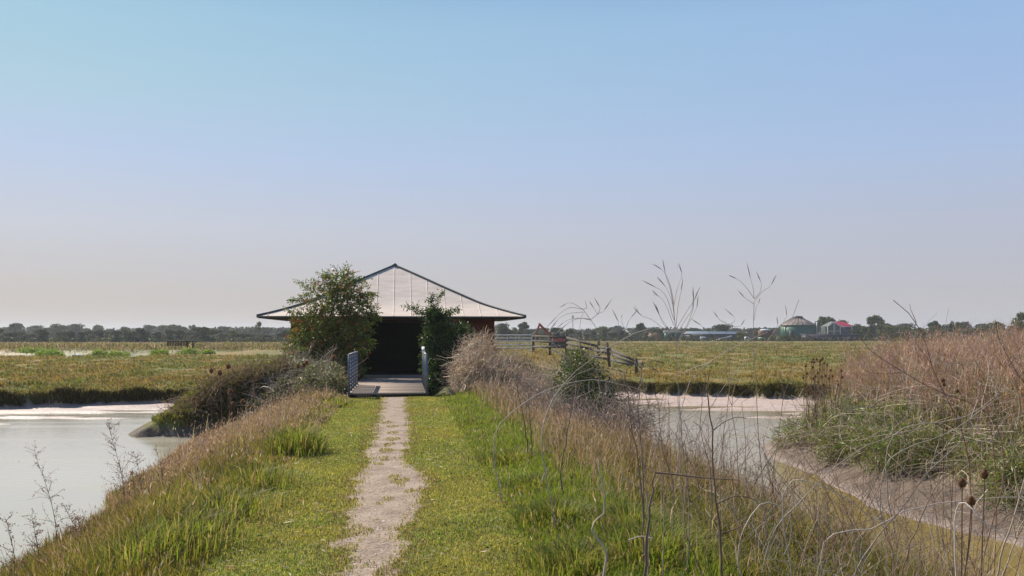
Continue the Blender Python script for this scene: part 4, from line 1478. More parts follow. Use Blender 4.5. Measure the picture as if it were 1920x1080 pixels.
EG = [(0.10, 0.14, 0.024), (0.135, 0.165, 0.03), (0.07, 0.11, 0.022), (0.18, 0.18, 0.035), (0.26, 0.10, 0.045), (0.20, 0.10, 0.04)]
for s_ in SP:
    q = np.array([P(px, py, 34.3 + rng.normal() * .3) - base for px, py in s_])
    b.tube(q, [.015, .01, .005], 4)
    t = np.linspace(0.15, 1, 13)
    pts = np.array([(1 - a) ** 2 * q[0] + 2 * a * (1 - a) * q[1] + a * a * q[2] for a in t])
    dv = np.gradient(pts, axis=0)
    for rep in range(2):
        compound(A, pts, dv + unit(len(pts)) * .15 + np.array([0, 0, -.03]), 7, .10, .042, pick(EG[:4], len(pts), .15), .2)
b.build("stem", M_BARK, eld)
for (px, py, r_, d_) in BL:
    m = int(250 * r_ ** 1.3) + 70
    v = unit(m)
    p = P(px, py, d_) - base + v * r_ * rng.uniform(.35, 1.08, (m, 1)) * np.array([1, .9, .9])
    lowleft = (py > 600)
    wts = np.array([.26, .26, .16, .18, .08, .06]) if lowleft else np.array([.28, .26, .18, .14, .08, .06])
    compound(A, p, v + unit(m) * .6 + np.array([0, 0, -.15]), 7, .10, .045, pick(EG, m, .2, wts), .17)
for (px, py) in [(566, 600), (600, 582), (640, 640), (655, 600), (610, 640), (575, 650), (596, 665), (632, 668), (664, 640), (620, 610)]:
    m = 40
    p = P(px, py, 33.7) - base + rng.normal(size=(m, 3)) * np.array([.22, .15, .14])
    V, F, Cc = leafq(p, .05, .05, pick([(0.22, 0.035, 0.03), (0.15, 0.03, 0.03), (0.28, 0.08, 0.05)], m, .2))
    A.add(V, F, Cc)
A.build("foliage", M_LEAF, eld)

# shrub at the right of the door
base = np.array([-3.0, 33.6, H1(-3.0, 33.6)])
ivy = empty("dark_shrub", base, 0, "tall dark green shrub right of the doorway with leafy shoots over the eaves", "bush")
BL2 = [(820, 610, .5, 34), (835, 635, .65, 34), (815, 640, .5, 33.8), (840, 670, .75, 33.8), (822, 680, .65, 33.6), (845, 705, .75, 33.4), (825, 715, .65, 33.2), (860, 640, .38, 34.2), (866, 622, .28, 34.3), (830, 735, .5, 32.8), (852, 725, .6, 32.9), (882, 642, .3, 34), (815, 592, .28, 34.1)]
b = MB(); A = Acc()
EG2 = [(0.035, 0.07, 0.018), (0.05, 0.09, 0.02), (0.028, 0.055, 0.018), (0.075, 0.11, 0.025)]
for (px, py, r_, d_) in BL2:
    c = P(px, py, d_) - base
    b.tube([np.array([c[0] * .2, 0, -.1]), c * .5 + np.array([.05, 0, .05]), c], [.045, .03, .01], 5)
    m = int(330 * r_ ** 1.2) + 80
    v = unit(m)
    p = c + v * r_ * rng.uniform(.35, 1.08, (m, 1)) * np.array([.9, .8, 1])
    compound(A, p, v + unit(m) * .6 + np.array([0, 0, -.2]), 5, .10, .05, pick(EG2, m, .2), .14)
SP2 = [((812, 600), (800, 575), (760, 572)), ((815, 595), (812, 565), (832, 547)), ((815, 590), (805, 560), (810, 555)), ((825, 600), (840, 580), (860, 578)), ((818, 600), (822, 580), (800, 585)), ((815, 600), (785, 583), (775, 577)), ((820, 600), (835, 590), (848, 585)), ((812, 610), (800, 640), (797, 645))]
for s_ in SP2:
    q = np.array([P(px, py, 34.0 + rng.normal() * .2) - base for px, py in s_])
    b.tube(q, [.014, .009, .004], 4)
    pts = np.array([(1 - a) ** 2 * q[0] + 2 * a * (1 - a) * q[1] + a * a * q[2] for a in np.linspace(.1, 1, 13)])
    dv = np.gradient(pts, axis=0)
    for rep in range(2):
        compound(A, pts, dv + unit(len(pts)) * .12 + np.array([0, 0, -.02]), 7, .10, .042, pick([(0.07, 0.11, 0.02), (0.09, 0.13, 0.03), (0.05, 0.09, 0.02)], len(pts), .15), .18)
b.build("stem", M_BARK, ivy)
A.build("foliage", M_LEAF, ivy)


# ------------------------------------------------------------------ thickets


def thicket(name, label, base_xy, blobs, nleaf, ntwig, leafcols, twigcols, leaf=(.06, .04), tw=(.5, 1.1), trad=.006, curl=.5, lowest=None):
    """a mound of canes and leaves; blobs are photo column, row, radius, distance"""
    z0 = H1(*base_xy)
    base = np.array([base_xy[0], base_xy[1], z0])
    o = empty(name, base, 0, label, "thicket")
    per = np.array([r_ ** 2 for *_, r_, _ in blobs]); per = per / per.sum()
    if nleaf:
        A = Acc()
        for (px, py, r_, d_), f in zip(blobs, per):
            m = max(20, int(nleaf * f))
            v = unit(m)
            p = P(px, py, d_) + v * r_ * rng.uniform(.5, 1.06, (m, 1))
            gz = height(p[:, 0], p[:, 1]); p[:, 2] = np.maximum(p[:, 2], gz + .03)
            V, F, Cc = leafq(p - base, leaf[0] * rng.uniform(.6, 1.3, m), leaf[1] * rng.uniform(.6, 1.3, m), pick(leafcols, m, .22))
            A.add(V, F, Cc)
        A.build("foliage", M_LEAF, o)
    if ntwig:
        A = Acc()
        for (px, py, r_, d_), f in zip(blobs, per):
            m = max(8, int(ntwig * f))
            v = unit(m)
            c = P(px, py, d_)
            p = c + v * r_ * rng.uniform(.4, 1.0, (m, 1))
            gz = height(p[:, 0], p[:, 1]); p[:, 2] = np.maximum(p[:, 2], gz + .02)
            dv = np.cross(v, unit(m)) + v * .35 + np.array([0, 0, .25])
            Q = grow(p - base, dv, rng.uniform(*tw, m), 6, curl, .05)
            rr_ = (trad * rng.uniform(.5, 1.3, m))[:, None] * np.linspace(1, .45, 6)[None]
            V, F = tubes(Q, rr_, 3)
            A.add(V, F, np.repeat(pick(twigcols, m, .2), 18, 0))
        A.build("cane", M_TWIG, o)
    return o


GREYT = [(0.38, 0.30, 0.225), (0.48, 0.39, 0.30), (0.28, 0.215, 0.155), (0.56, 0.47, 0.38)]
BRAM = [(0.09, 0.12, 0.034), (0.12, 0.14, 0.04), (0.065, 0.09, 0.028), (0.17, 0.15, 0.065), (0.21, 0.18, 0.12)]
thicket("bramble_thicket", "brambles and pale twigs sprawling between the elder bush and the left bridge rail", (-5.6, 30.5),
        [(568, 698, .5, 31), (598, 706, .5, 29.5), (615, 722, .42, 28.5), (548, 690, .42, 32), (582, 722, .45, 29), (622, 700, .4, 30.5), (635, 718, .3, 28.5)],
        7000, 420, [(0.14, 0.18, 0.045), (0.18, 0.21, 0.06), (0.10, 0.13, 0.036), (0.24, 0.21, 0.11), (0.3, 0.27, 0.2)], GREYT, trad=.007, leaf=(.07, .045))
thicket("dry_thicket", "grey tangle of dry stems on the crest of the left spur", (-8.2, 30.5),
        [(530, 716, .35, 30.5), (512, 736, .34, 29.6), (540, 730, .45, 29.5), (515, 750, .4, 28.6), (548, 702, .32, 32), (470, 754, .3, 28.6), (480, 768, .35, 28)],
        3600, 600, BRAM, GREYT, trad=.007, tw=(.3, .8))
thicket("dead_bramble_thicket", "hump of dead grey pink bramble stems before the right wall of the hide", (-1.0, 26.5),
        [(880, 695, .5, 27), (872, 722, .45, 26.5), (895, 672, .5, 28), (900, 712, .6, 26.5), (925, 705, .55, 27.5), (945, 728, .55, 26.5), (968, 722, .45, 27.5), (985, 748, .5, 26), (895, 652, .35, 29), (912, 655, .3, 29), (866, 748, .3, 25.8), (890, 752, .35, 25.8), (930, 758, .45, 25.2), (1000, 745, .4, 27)],
        500, 5600, [(0.10, 0.09, 0.05), (0.16, 0.12, 0.08), (0.06, 0.07, 0.03)], [(0.54, 0.40, 0.27), (0.64, 0.50, 0.36), (0.42, 0.30, 0.19), (0.70, 0.57, 0.43)], trad=.0095, tw=(.3, .75), curl=.75)
thicket("dark_thicket", "dark rounded scrub behind the dead brambles below the field gate", (0.5, 29.0),
        [(945, 698, .5, 30), (975, 702, .55, 29.5), (1000, 718, .5, 29), (1015, 738, .45, 28.5), (935, 705, .5, 29)],
        6500, 700, [(0.035, 0.045, 0.02), (0.05, 0.06, 0.025), (0.07, 0.065, 0.035)], GREYT, leaf=(.05, .035))
thicket("green_bush", "dark green bush with pale arching canes at the water edge right of the hump", (2.2, 23.5),
        [(1085, 690, .5, 24), (1070, 720, .55, 23.5), (1110, 715, .5, 24), (1090, 745, .55, 23.3), (1130, 740, .45, 23.6), (1150, 765, .4, 23.2), (1060, 755, .45, 23), (1115, 770, .5, 22.8), (1075, 675, .3, 24.2)],
        13000, 260, [(0.075, 0.115, 0.026), (0.10, 0.14, 0.033), (0.055, 0.08, 0.024), (0.14, 0.15, 0.045)], [(0.36, 0.29, 0.25), (0.26, 0.2, 0.17), (0.44, 0.37, 0.33)], leaf=(.055, .036), trad=.008, tw=(.5, 1.3))
thicket("dry_weed_thicket", "straw brown weeds and curled dead stems beside the green bush on the right verge", (1.6, 18.0),
        [(1010, 790, .5, 20), (1050, 800, .5, 19), (1100, 815, .45, 18), (1150, 810, .45, 18), (1180, 790, .4, 19.5), (1000, 760, .5, 22), (960, 780, .4, 21)],
        500, 2600, DRY, [(0.32, 0.245, 0.205), (0.24, 0.17, 0.13), (0.40, 0.33, 0.29)], trad=.006, tw=(.35, .9), curl=.6)
thicket("green_scrub", "green nettles and grass clothing the near face of the right mound", (9.0, 20.0),
        [(1560, 815, .5, 20.5), (1640, 800, .55, 19.5), (1620, 835, .45, 18.5), (1700, 835, .55, 17.5), (1500, 805, .4, 22.5), (1470, 820, .35, 23.3), (1760, 855, .5, 17), (1690, 790, .5, 19), (1850, 870, .6, 16), (1800, 815, .5, 18.0), (1900, 900, .6, 14.5), (1590, 775, .4, 21.5), (1740, 800, .4, 18.5), (1860, 800, .45, 18), (1530, 785, .35, 22.5), (1560, 838, .4, 20), (1660, 848, .45, 17.8)],
        14000, 600, [(0.15, 0.20, 0.05), (0.19, 0.235, 0.06), (0.22, 0.23, 0.07), (0.26, 0.22, 0.10), (0.11, 0.15, 0.042)], GREYT, leaf=(.15, .02), trad=.006, tw=(.5, 1.3), curl=.3)

# ------------------------------------------------------------------ the right mound's tall tan weeds and grass
A = Acc()
n = 90000
px = rng.uniform(1380, 2150, n)
dd = 9.5 * (34 / 9.5) ** rng.uniform(0, 1, n)
x = (px - 960) / FPX * dd; y = dd
s = mound_s(x, y)
k = (s > 1.2)
x, y, s = x[k], y[k], s[k]; n = len(x)
p1 = fbm(x * .5, y * .5, 81)
tall = sst(1.5, 3.2, s)
Hh = (0.24 + 0.52 * tall * (0.5 + p1)) * rng.uniform(.4, 1.3, n)
tan = rng.uniform(size=n) < 0.3 + 0.6 * sst(1.7, 3.4, s + (p1 - .5) * 3)
c = pick(LONG, n, .2) * np.array([.9, .95, 1])
c[tan] = pick(TAN + STRAW[:2], tan.sum(), .2) * np.array([1.45, 1.46, 1.62])
V, T, Cc, tip = blades(onland(x, y), Hh, (0.0045 + 0.00035 * y) * rng.uniform(.6, 1.4, n), rng.uniform(.15, .8, n), c, c * 1.08)
A.add(V, T, Cc)
m_ = rng.uniform(size=n) < .3 * tall
m = m_.sum()
dr = np.concatenate([rng.normal(size=(m, 2)) * .4, np.ones((m, 1))], 1)
V, F, Cc = leafq(tip[m_], rng.uniform(.06, .14, m), .022, pick(TAN, m, .2) * np.array([1.35, 1.36, 1.45]), dr / np.linalg.norm(dr, axis=1, keepdims=True))
A.add(V, F, Cc)
# fine branching dry weeds
m = 8000
px = rng.uniform(1480, 2120, m); dd = rng.uniform(12, 31, m)
x = (px - 960) / FPX * dd; y = dd
s = mound_s(x, y); k = s > 1.9
x, y = x[k], y[k]; m = len(x)
Q = grow(onland(x, y), np.concatenate([rng.normal(size=(m, 2)) * .25, np.ones((m, 1))], 1), rng.uniform(.5, 1.15, m), 6, .18, 0)
V, F = tubes(Q, np.linspace(.005, .0022, 6)[None] * np.ones((m, 1)), 3)
cw_ = pick(TAN + STRAW[:2], m, .2) * np.array([1.5, 1.5, 1.66])
A.add(V, F, np.repeat(cw_, 18, 0))
for rep in range(5):
    j = rng.integers(2, 6, m)
    st_ = Q[np.arange(m), j]
    Q2 = grow(st_, np.concatenate([rng.normal(size=(m, 2)) * .7, rng.uniform(.2, 1, (m, 1))], 1), rng.uniform(.12, .35, m), 4, .3, 0)
    V, F = tubes(Q2, np.linspace(.003, .0016, 4)[None] * np.ones((m, 1)), 3)
    A.add(V, F, np.repeat(cw_, 12, 0))
tag(A.build("tall_dry_weeds", M_GRASS), kind="stuff")

# matted grass on the left spur
A = Acc()
n = 52000
t = rng.uniform(0, 1, n)
sx = np.interp(t, np.linspace(0, 1, 5), [p_[0] for p_ in SPUR_L]); sy = np.interp(t, np.linspace(0, 1, 5), [p_[1] for p_ in SPUR_L])
x = sx + rng.normal(size=n) * 1.3; y = sy + rng.normal(size=n) * 1.2
_, _, side = segfield(x, y, SPUR_L)
z = height(x, y)
k = (z > np.where(side > .35, -1.0 + .3 * rng.uniform(size=n), -0.85)) & (side < 1.5) & (x < xc(y) - 2.2)
x, y, z, side = x[k], y[k], z[k], side[k]; n = len(x)
dark = side > 0.35
c = pick([(0.18, 0.215, 0.036), (0.22, 0.235, 0.046), (0.25, 0.22, 0.07)], n, .2)
dry = rng.uniform(size=n) < np.where(dark, .45, .08)
c[dry] = pick(DRY, dry.sum(), .2) * .7
V, T, Cc, _ = blades(np.stack([x, y, z], 1), rng.uniform(.07, .26, n) * np.where(dark, 1.1, 1.0), rng.uniform(.012, .03, n), rng.uniform(.5, 1.4, n), c, c * 1.1, np.where(dark, -PI / 3, rng.uniform(0, 6.28, n)) + rng.normal(size=n) * .6)
A.add(V, T, Cc)
# hanging dead stems over its shaded face
m = 1300
t = rng.uniform(0.05, .8, m)
sx = np.interp(t, np.linspace(0, 1, 5), [p_[0] for p_ in SPUR_L]) + rng.normal(size=m) * .4
sy = np.interp(t, np.linspace(0, 1, 5), [p_[1] for p_ in SPUR_L]) - rng.uniform(0, .7, m)
Q = grow(onland(sx, sy, .03), np.concatenate([rng.normal(size=(m, 1)) * .5 + .3, rng.normal(size=(m, 1)) * .3 - .6, rng.uniform(.2, .9, (m, 1))], 1), rng.uniform(.35, .9, m), 6, .3, .18)
V, F = tubes(Q, np.linspace(.007, .004, 6)[None] * np.ones((m, 1)), 3)
A.add(V, F, np.repeat(pick(DRY + GREYT[:2], m, .2), 18, 0))
tag(A.build("spur_grass", M_GRASS), kind="stuff")

#@@PART5
# ------------------------------------------------------------------ single dead stalks, teasels and weeds
WOODY = (0.17, 0.12, 0.095)
PALE = (0.40, 0.34, 0.31)
RUSTY = (0.20, 0.10, 0.07)


def stalk(name, label, d, main, branches=(), r0=.007, col=WOODY, pods=True, group=None, jit=.12, cat="dead stalk", todown=True):
    """a dead plant: main stem and branches given where the photo shows them, d metres off"""
    r0 = r0 * (.66 if pods else .74)
    col = tuple(np.array(col) * 1.3)
    pts = [P(px, py, d + rng.normal() * .03) for px, py in main]
    foot = pts[0]
    gz = H1(foot[0], foot[1])
    if todown and foot[2] > gz:
        pts = [np.array([foot[0] + rng.normal() * .04, foot[1] + rng.normal() * .05, gz - .03])] + pts
    base = pts[0].copy()
    o = empty(name, base, 0, label, cat, group)
    q = curve(np.array(pts) - base, 18)
    q[1:-1] += rng.normal(size=(16, 3)) * r0 * .6
    V, F = tubes(q[None], np.linspace(r0, r0 * .45, 18)[None], 5)
    mesh("stem", V, F, M_TWIG, np.array(col) * 1.0, o)
    for br_ in branches:
        dd = d + rng.normal() * jit
        pp = np.array([P(px, py, d + (dd - d) * min(1, i / 2)) for i, (px, py) in enumerate(br_)]) - base
        c = curve(pp, 10)
        V, F = tubes(c[None], np.linspace(r0 * .55, r0 * .22, 10)[None], 4)
        bo = mesh("branch", V, F, M_TWIG, np.array(col) * rng.uniform(.85, 1.3), o)
        if pods:
            tpt, tdir = c[-3], c[-1] - c[-4]
            Lp = rng.uniform(.05, .12)
            tdir = tdir / (np.linalg.norm(tdir) + 1e-9)
            qq = tpt[None] + tdir[None] * np.linspace(0, Lp, 6)[:, None]
            V, F = tubes(qq[None], (np.array([.3, .8, 1, .9, .6, .2]) * r0 * .75)[None], 5)
            mesh("seed_pod", V, F, M_TWIG, np.array(col) * .7, bo)
    return o


stalk("branching_dead_stalk", "tallest dead stalk on the right, pale thin branches spreading like a fan against the sky", 6.4,
      [(1292, 960), (1278, 820), (1270, 700), (1266, 620), (1262, 560)],
      [[(1262, 560), (1255, 530), (1240, 505), (1222, 495)], [(1262, 570), (1256, 540), (1248, 515), (1243, 488)], [(1262, 580), (1270, 540), (1278, 510), (1269, 494)], [(1264, 600), (1240, 545), (1222, 535), (1211, 530)],
       [(1264, 610), (1236, 556), (1224, 550), (1225, 545)], [(1266, 620), (1290, 580), (1303, 560), (1306, 548)], [(1266, 630), (1285, 600), (1300, 575), (1298, 545)], [(1266, 625), (1272, 570), (1278, 540), (1280, 520)],
       [(1268, 640), (1240, 600), (1232, 578), (1228, 570)], [(1268, 650), (1250, 612), (1236, 590), (1230, 575)], [(1268, 645), (1296, 590), (1300, 570), (1297, 560)], [(1267, 640), (1220, 598), (1200, 590), (1190, 572)], [(1268, 650), (1292, 605), (1308, 565), (1306, 555)], [(1266, 610), (1258, 560), (1246, 535), (1232, 522)]],
      r0=.006, col=(0.27, 0.21, 0.18))
stalk("forked_dead_stalk", "upright dead stalk forking into five dark pods above the far barn", 6.8,
      [(1436, 1000), (1424, 840), (1416, 700), (1413, 620), (1414, 566)],
      [[(1414, 560), (1400, 540), (1385, 525), (1367, 517)], [(1414, 560), (1412, 540), (1408, 525), (1405, 512)], [(1415, 560), (1426, 545), (1427, 530), (1421, 518)], [(1415, 565), (1430, 546), (1446, 534), (1453, 517)], [(1413, 570), (1402, 562), (1396, 558), (1391, 552)], [(1414, 600), (1418, 575), (1424, 562), (1424, 560)]],
      r0=.006, col=(0.25, 0.19, 0.16))
stalk("leaning_dead_stalk", "dead stalk leaning right with a dark curved tip beside the silo", 6.6,
      [(1300, 840), (1360, 720), (1420, 660), (1465, 610), (1490, 590), (1498, 562)], [[(1465, 612), (1472, 598), (1475, 590), (1473, 585)], [(1440, 638), (1455, 615), (1458, 605), (1456, 596)]], r0=.0055, col=(0.26, 0.2, 0.17))
stalk("drooping_dead_stalk", "arched dead stalk with drooping thread like branches around the radio mast", 6.2,
      [(1210, 900), (1190, 780), (1160, 690), (1130, 630), (1107, 600), (1093, 580)],
      [[(1093, 580), (1070, 568), (1060, 570), (1055, 575)], [(1093, 580), (1068, 577), (1045, 592), (1034, 605)], [(1093, 585), (1060, 590), (1045, 600), (1038, 612)], [(1107, 598), (1075, 597), (1055, 606), (1042, 618)], [(1107, 600), (1085, 597), (1060, 610), (1050, 620)], [(1107, 600), (1122, 588), (1133, 582), (1138, 572)], [(1120, 590), (1124, 582), (1122, 572), (1120, 570)], [(1120, 590), (1115, 580), (1113, 577), (1111, 574)], [(1093, 580), (1098, 578), (1100, 577), (1099, 575)]], r0=.0055, col=(0.27, 0.21, 0.18))
stalk("curled_dead_stalk", "dead stalk with two curling dark tips between the fan and the forked stalks", 6.6,
      [(1352, 860), (1368, 700), (1364, 640), (1360, 605)], [[(1360, 605), (1350, 600), (1342, 590), (1336, 582)], [(1362, 610), (1385, 612), (1392, 606), (1394, 602)], [(1362, 612), (1378, 600), (1372, 590), (1368, 588)], [(1364, 640), (1325, 620), (1312, 608), (1301, 603)]], r0=.0055, col=(0.24, 0.18, 0.15))
stalk("short_forked_stalk", "short dead stalk forked at its tip left of the fan of branches", 6.3,
      [(1240, 880), (1205, 720), (1178, 640), (1172, 620)], [[(1172, 620), (1180, 600), (1186, 592), (1188, 590)], [(1172, 620), (1165, 600), (1166, 592), (1166, 590)], [(1172, 622), (1160, 612), (1158, 600), (1155, 598)]], r0=.0055, col=(0.3, 0.24, 0.2))
stalk("thick_dead_stem", "thick upright brown stem rising from the bottom edge right of the bent stick", 5.9,
      [(1356, 1085), (1350, 990), (1343, 930), (1337, 880), (1334, 800), (1326, 740), (1330, 700)], [[(1350, 1000), (1370, 995), (1410, 980), (1440, 975)], [(1343, 945), (1380, 930), (1410, 935), (1440, 960)], [(1336, 850), (1320, 820), (1312, 800), (1300, 790)], [(1334, 810), (1360, 790), (1385, 782), (1400, 785)]], r0=.011, col=(0.14, 0.09, 0.07), pods=False)
stalk("thick_pale_stem", "brown stem with peeling pale bark between the bent stick and the green bush", 6.6,
      [(1205, 950), (1195, 850), (1180, 780), (1178, 740), (1170, 700)], [[(1180, 780), (1160, 760), (1140, 750), (1128, 756)], [(1178, 750), (1200, 725), (1210, 700), (1224, 690)]], r0=.010, col=(0.18, 0.12, 0.09), pods=False)
stalk("bent_stick", "broken brown stick bent over level near the thick upright stem", 5.6,
      [(1214, 1000), (1222, 940), (1228, 888)], [[(1228, 886), (1260, 889), (1320, 896), (1385, 900)]], r0=.016, col=(0.15, 0.10, 0.08), pods=False, jit=.0)
stalk("pale_snapped_stem", "bleached zigzag snapped stem lying in the bright grass beside the path", 6.3,
      [(1131, 1024), (1118, 1006), (1110, 1003), (1112, 978), (1129, 970), (1135, 940), (1124, 890), (1122, 860)], [], r0=.012, col=(0.42, 0.35, 0.29), pods=False)
stalk("dark_weed_stem", "dark upright weed stem nearest the bend of the dead brambles", 9.5,
      [(1052, 890), (1062, 820), (1072, 760), (1076, 700)], [[(1062, 815), (1050, 790), (1045, 770), (1040, 760)], [(1070, 770), (1085, 750), (1092, 735), (1096, 720)]], r0=.010, col=(0.13, 0.09, 0.07), pods=False)
stalk("dark_weed_stem", "leaning dark weed stem in the long grass left of the green bush", 12.5,
      [(988, 830), (982, 790), (974, 748), (965, 715)], [[(982, 790), (990, 770), (992, 760), (996, 750)]], r0=.012, col=(0.13, 0.09, 0.07), pods=False)
stalk("dark_weed_stem", "straight dark weed stem just right of the leaning one in the long grass", 12.5,
      [(996, 826), (993, 785), (990, 740)], [[(993, 790), (1004, 775), (1006, 765), (1010, 755)]], r0=.011, col=(0.13, 0.09, 0.07), pods=False)
stalk("arching_cane", "long pale cane arching right over the green bush", 9.5,
      [(935, 800), (1000, 745), (1060, 720), (1120, 712), (1168, 722), (1210, 735)], [[(1060, 720), (1085, 700), (1110, 690), (1130, 668)], [(1120, 712), (1125, 735), (1118, 750), (1110, 756)]], r0=.008, col=PALE, pods=False)
stalk("arching_cane", "pale straight cane pointing up right in front of the lowest fence rails", 8.0,
      [(1030, 760), (1060, 715), (1100, 680), (1140, 652), (1175, 633), (1200, 622), (1230, 615), (1290, 625)], [[(1160, 640), (1152, 660), (1150, 675), (1148, 682)], [(1175, 633), (1182, 640), (1176, 650), (1170, 655)]], r0=.007, col=PALE, pods=False)
stalk("arching_cane", "pale cane rising from the water edge towards the foot of the silo", 7.6,
      [(1280, 760), (1290, 720), (1330, 680), (1370, 655), (1400, 640), (1440, 622)], [[(1330, 680), (1300, 690), (1280, 700), (1262, 712)]], r0=.006, col=PALE, pods=False)
stalk("brown_capped_stalk", "straight brown stalk with a flat ragged seed head right of the green bush", 7.6,
      [(1202, 830), (1198, 780), (1200, 720), (1204, 682)], [[(1200, 690), (1190, 675), (1182, 672), (1178, 668)], [(1200, 690), (1215, 678), (1228, 676), (1238, 680)], [(1201, 692), (1212, 686), (1220, 688), (1226, 692)], [(1201, 690), (1195, 682), (1186, 683), (1182, 688)], [(1200, 688), (1205, 672), (1200, 668), (1196, 664)]], r0=.009, col=(0.16, 0.11, 0.085))
stalk("red_dead_branch", "reddish dead branch curving up from the mound into the sky", 9.0,
      [(1800, 800), (1762, 720), (1745, 680), (1735, 640), (1718, 605), (1695, 580), (1675, 563)], [[(1718, 605), (1712, 590), (1707, 578), (1706, 570)], [(1735, 640), (1752, 630), (1758, 615), (1762, 606)], [(1745, 680), (1722, 650), (1716, 640), (1718, 620)]], r0=.010, col=RUSTY, pods=False)
stalk("red_dead_branch", "reddish dead branch leaning in from the right edge", 8.0,
      [(1940, 745), (1912, 705), (1895, 680), (1880, 650), (1870, 622), (1866, 600)], [[(1895, 680), (1885, 690), (1870, 672), (1862, 660)], [(1880, 650), (1890, 635), (1900, 620), (1906, 610)]], r0=.009, col=RUSTY, pods=False)
stalk("red_dead_branch", "long reddish branch sweeping down left across the tan weeds", 9.5,
      [(1830, 760), (1760, 735), (1700, 700), (1650, 670), (1620, 648), (1610, 630)], [[(1700, 700), (1672, 668), (1650, 655), (1632, 640)], [(1690, 698), (1640, 700), (1618, 690), (1608, 668)]], r0=.010, col=(0.22, 0.13, 0.095), pods=False)
stalk("red_dead_branch", "thin upright reddish branch between the two taller ones on the mound", 9.0,
      [(1850, 760), (1838, 710), (1836, 680), (1850, 660), (1856, 648)], [[(1836, 690), (1825, 670), (1824, 660), (1822, 650)]], r0=.008, col=RUSTY, pods=False)
# canes criss-crossing over the channel
CR = [([(1610, 1060), (1650, 1000), (1700, 940), (1745, 880), (1800, 830)], "dark stem crossing up right over the brown channel"),
      ([(1560, 1000), (1640, 990), (1690, 960), (1760, 945), (1860, 935), (1940, 932)], "long pale stem lying level across the mud shore"),
      ([(1868, 1085), (1890, 1000), (1912, 930), (1935, 860)], "pale thick stem in the bottom right corner"),
      ([(1880, 1085), (1905, 1010), (1930, 950)], "second pale stem close beside the one in the bottom right corner"),
      ([(1690, 1085), (1715, 1000), (1745, 930), (1770, 890)], "brown stem rising steeply from the bottom edge below the teasels"),
      ([(1500, 900), (1560, 920), (1610, 950), (1640, 975), (1680, 975)], "pale looping cane over the narrow end of the channel"),
      ([(1450, 1000), (1520, 920), (1600, 850), (1660, 820), (1740, 800)], "slanting grey cane in front of the mound's foot"),
      ([(1395, 990), (1440, 940), (1475, 960), (1480, 1020), (1470, 1040)], "curling pale cane right of the thick upright stem"),
      ([(1700, 800), (1780, 790), (1830, 770), (1870, 740), (1880, 715)], "grey cane bundle end rising over the mound's green face"),
      ([(1680, 850), (1760, 820), (1820, 785), (1862, 752)], "grey forked cane below the bundle on the mound's green face"),
      ([(1820, 950), (1850, 985), (1890, 1005), (1940, 1012)], "white curved cane below the three teasels"),
      ([(1310, 1060), (1290, 1010), (1282, 960), (1290, 900), (1284, 830)], "thin brown stem left of the thick upright stem"),
      ([(1450, 880), (1462, 800), (1470, 740), (1490, 690)], "thin dark stem standing against the water left of the mound"),
      ([(1385, 900), (1380, 820), (1372, 760), (1380, 715)], "slender brown stem with kinks in front of the right lagoon"),
      ([(1260, 900), (1240, 830), (1236, 770), (1222, 720)], "kinked brown stem rising past the right shoulder of the bush"),
      ([(1330, 870), (1312, 800), (1316, 740), (1300, 690)], "dark thin stem midway across the right lagoon"),
      ([(1500, 1060), (1530, 980), (1560, 905), (1600, 880)], "brown stem bowed over the reeds before the channel")]
for k, (pts, lab) in enumerate(CR):
    d_ = [5.2, 5.6, 4.6, 4.7, 5.0, 6.0, 6.4, 5.4, 8.5, 8.2, 5.0, 6.2, 7.4, 7.0, 7.2, 7.2, 5.6][k]
    colr = [(0.20, 0.16, 0.14), PALE, (0.36, 0.28, 0.22), (0.36, 0.28, 0.22), (0.18, 0.12, 0.09), PALE, (0.3, 0.25, 0.22), PALE, (0.32, 0.27, 0.23), (0.32, 0.27, 0.23), (0.5, 0.44, 0.4), (0.2, 0.13, 0.1), (0.17, 0.12, 0.1), (0.2, 0.13, 0.1), (0.2, 0.13, 0.1), (0.16, 0.11, 0.09), (0.24, 0.17, 0.12)][k]
    a, b_ = np.array(pts[len(pts) // 2]), np.array(pts[-1])
    m1 = np.array(pts[-2])
    side_b = []
    for s_ in (1, -1):
        v = (b_ - m1); nrm = np.array([-v[1], v[0]]) * .5 * s_
        side_b.append([tuple(m1), tuple(m1 + v * .4 + nrm * .5), tuple(m1 + v * .7 + nrm * .9), tuple(m1 + v * .8 + nrm * 1.3)])
    stalk("bare_cane", lab, d_, pts, side_b if k not in (1, 7, 10) else [], r0=[.007, .006, .009, .008, .007, .006, .006, .006, .009, .008, .007, .005, .006, .0055, .0055, .0055, .006][k], col=colr, pods=False)

# fallen bleached stems in the bright grass
for (x0, y0, x1, y1, d_, lab) in [(1013, 905, 1028, 876, 10.2, "short bleached stem leaning in the grass nearest the path"), (1050, 900, 1056, 935, 9.6, "short bleached stem standing in the grass right of the leaning one"), (1178, 1013, 1224, 1010, 5.9, "flat bleached stem lying in the rank green grass below the bent stick"),
                                  (990, 838, 1000, 858, 12.6, "white straw standing aslant in the long grass below the dark weed stems")]:
    a_, b_ = P(x0, y0, d_), P(x1, y1, d_ - .05)
    o = empty("bleached_stem", a_, 0, lab, "stem")
    q = curve([np.zeros(3), (b_ - a_) * .5 + np.array([0.01, .02, 0.015]), b_ - a_], 8)
    V, F = tubes(q[None], np.linspace(.006, .004, 8)[None] * d_ / 8, 5)
    mesh("stem", V, F, M_TWIG, np.array((0.46, 0.4, 0.34)), o)

